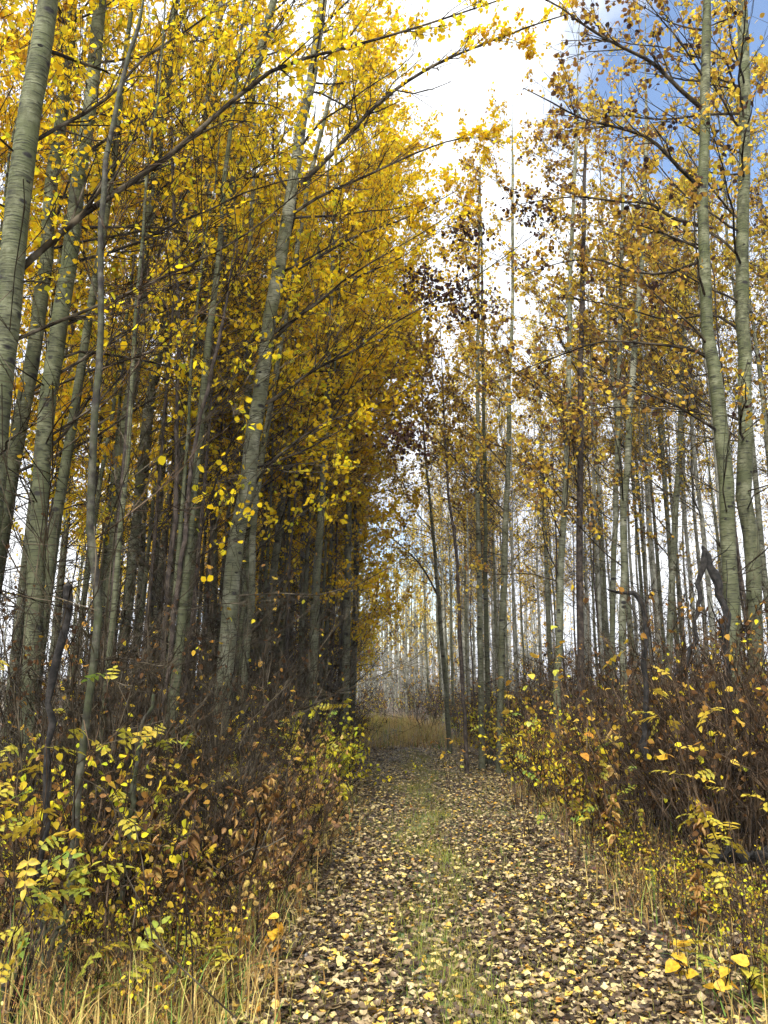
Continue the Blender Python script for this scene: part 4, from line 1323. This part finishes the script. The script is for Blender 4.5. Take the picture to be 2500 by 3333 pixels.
dry = lambda n: rg.beta(2.2, 2.0, n)
grass_field('dry_grass', 'tall straw-coloured grass on the verge below the golden stand', 7600, lambda n: 3.1 + 7 * rg.uniform(0, 1, n) ** 1.4, lambda y: path_c(y) - .98 - rg.gamma(1.3, .55, len(y)), .1, .4, M['grass_dry'], dry)
grass_field('dry_grass', 'straw-coloured grass along the thicket side verge', 2400, lambda n: 3.2 + 8 * rg.uniform(0, 1, n) ** 1.3, lambda y: path_c(y) + 1.15 + rg.gamma(1.3, .4, len(y)), .1, .36, M['grass_dry'], dry)
grass_field('dry_grass', 'golden grass grown across the far end of the path', 7000, lambda n: rg.uniform(16.5, 28, n), lambda y: path_c(y) + rg.normal(0, 1.2, len(y)), .15, .45, M['grass_dry'], lambda n: .5 + .25 * rg.beta(2, 2, n), .003, .006)
grass_field('moss_grass', 'short green grass growing in patches on the path', 17000, lambda n: 3.2 + 13 * rg.uniform(0, 1, n) ** 1.6, lambda y: path_c(y) + np.where(rg.uniform(0, 1, len(y)) < .55, rg.normal(-.05, .14, len(y)) + .12 * np.sin(y * 2.2), rg.uniform(-.95, .95, len(y))), .055, .125, M['grass_green'], lambda n: rg.beta(2, 2, n), .0012, .0024, .07)


# ------------------------------------------------------------------ fallen leaves
def litter_batch(n, y, x, zlo, zhi, smin, smax, tilt):
    pos = np.stack([x, y, hgt(x, y) + .012 + rg.uniform(zlo, zhi, n)], 1)
    a = rg.uniform(0, 6.28, n)
    nr = unit(rg.normal(0, 1, (n, 3)) * np.array([tilt, tilt, 0]) + np.array([0, 0, 1.0]))
    d = np.stack([np.cos(a), np.sin(a), 0 * a], 1)
    d = unit(d - (d * nr).sum(1, keepdims=True) * nr)
    nr = np.where(rg.uniform(0, 1, (n, 1)) < .5, nr, -nr)
    return pos, d, nr, smin + (smax - smin) * rg.beta(1.6, 1.6, n), rg.uniform(0, 1, n), rg.normal(0, .6, n)


def add_litter(name, label, parent, n, fy, fx, smin=.018, smax=.049, tilt=.27, zhi=.03, near=7.5):
    y = fy(n)
    x = fx(y)
    if parent is path:                                   # thinner cover where the moss and grass come through
        keep = rg.uniform(0, 1, n) > .8 * np.exp(-((x - path_c(y) + .05 - .12 * np.sin(y * 2.2)) / .24) ** 2) * np.clip(np.sin(y * 3.1) + .85, 0, 1)
        x, y = x[keep], y[keep]
        n = len(x)
    p, d, nr, s, tn, cu = litter_batch(n, y, x, .002, zhi, smin, smax, tilt)
    g = Geo()
    nr_ = y < near                                       # curled outline close by, simpler leaves farther off
    for msk, tp, qd in ((nr_, LEAF, LEAF_Q), (~nr_, SMALL, SMALL_Q)):
        leaves(g, p[msk], d[msk], nr[msk], s[msk], tn[msk], tp, qd, cu[msk])
    o = obj(name, g.mesh(name, M['litter']), parent)
    tag(o, label, kind='stuff')
    return o


add_litter('leaf_litter', 'wet brown and yellow fallen leaves covering the path', path, 68000, lambda n: 3.0 + 17 * rg.uniform(0, 1, n) ** 1.7, lambda y: path_c(y) + rg.uniform(-1.05, 1.1, len(y)))
add_litter('leaf_litter', 'brown fallen leaves on the forest floor', ground, 26000, lambda n: 3.0 + 14 * rg.uniform(0, 1, n) ** 1.3, lambda y: path_c(y) + np.where(rg.uniform(0, 1, len(y)) < .35, -1.0 - rg.gamma(1.3, .6, len(y)), 1.0 + rg.gamma(1.4, .75, len(y))))
FALL = []
for i in range(14):
    g = Geo()
    leaves(g, np.array([[0, -.5, 0.0]]), np.array([[0, 1.0, 0]]), np.array([[0, 0, 1.0]]), np.array([1.0]), np.array([(i + .5) / 14]), LEAF, LEAF_Q, np.array([rg.normal(0, .45)]))
    FALL.append(g.mesh('fallen_leaf', M['litter']))
n = 300
y = 3.3 + 3.2 * rg.uniform(0, 1, n) ** 1.3
x = path_c(y) + rg.uniform(-1.0, 1.05, n)
p, d, nr, s, tn, cu = litter_batch(n, y, x, .02, .036, .042, .064, .3)
for k in range(n):
    o = obj('fallen_leaf', FALL[min(13, int((.15 + .85 * tn[k]) * 14))], path)
    sd_ = np.cross(d[k], nr[k])
    mt = Matrix((( *(sd_ * s[k]), 0), (*(d[k] * s[k]), 0), (*(nr[k] * s[k]), 0), (0, 0, 0, 1))).transposed()
    mt.translation = Vector(p[k])
    o.matrix_local = mt
print('tris', sum(len(m_.polygons) * 2 for m_ in bpy.data.meshes), 'objects', len(bpy.data.objects), BUDGET)

# ------------------------------------------------------------------ air
m, t, out = new_mat('thin_haze')
pv = nd(t, 'ShaderNodeVolumePrincipled')
pv.inputs['Color'].default_value = (.9, .93, 1.0, 1)
pv.inputs['Density'].default_value = .001
t.links.new(pv.outputs[0], out.inputs['Volume'])
bx = np.array([[x_, y_, z_] for x_ in (-4600, 4600) for y_ in (-3100, 4600) for z_ in (-1.5, 16)], float)
hz = obj('haze', Geo().add(bx, Q=[[0, 1, 3, 2], [4, 6, 7, 5], [0, 4, 5, 1], [2, 3, 7, 6], [0, 2, 6, 4], [1, 5, 7, 3]]).mesh('haze', m))
tag(hz, 'thin bluish air between the trees', kind='stuff')
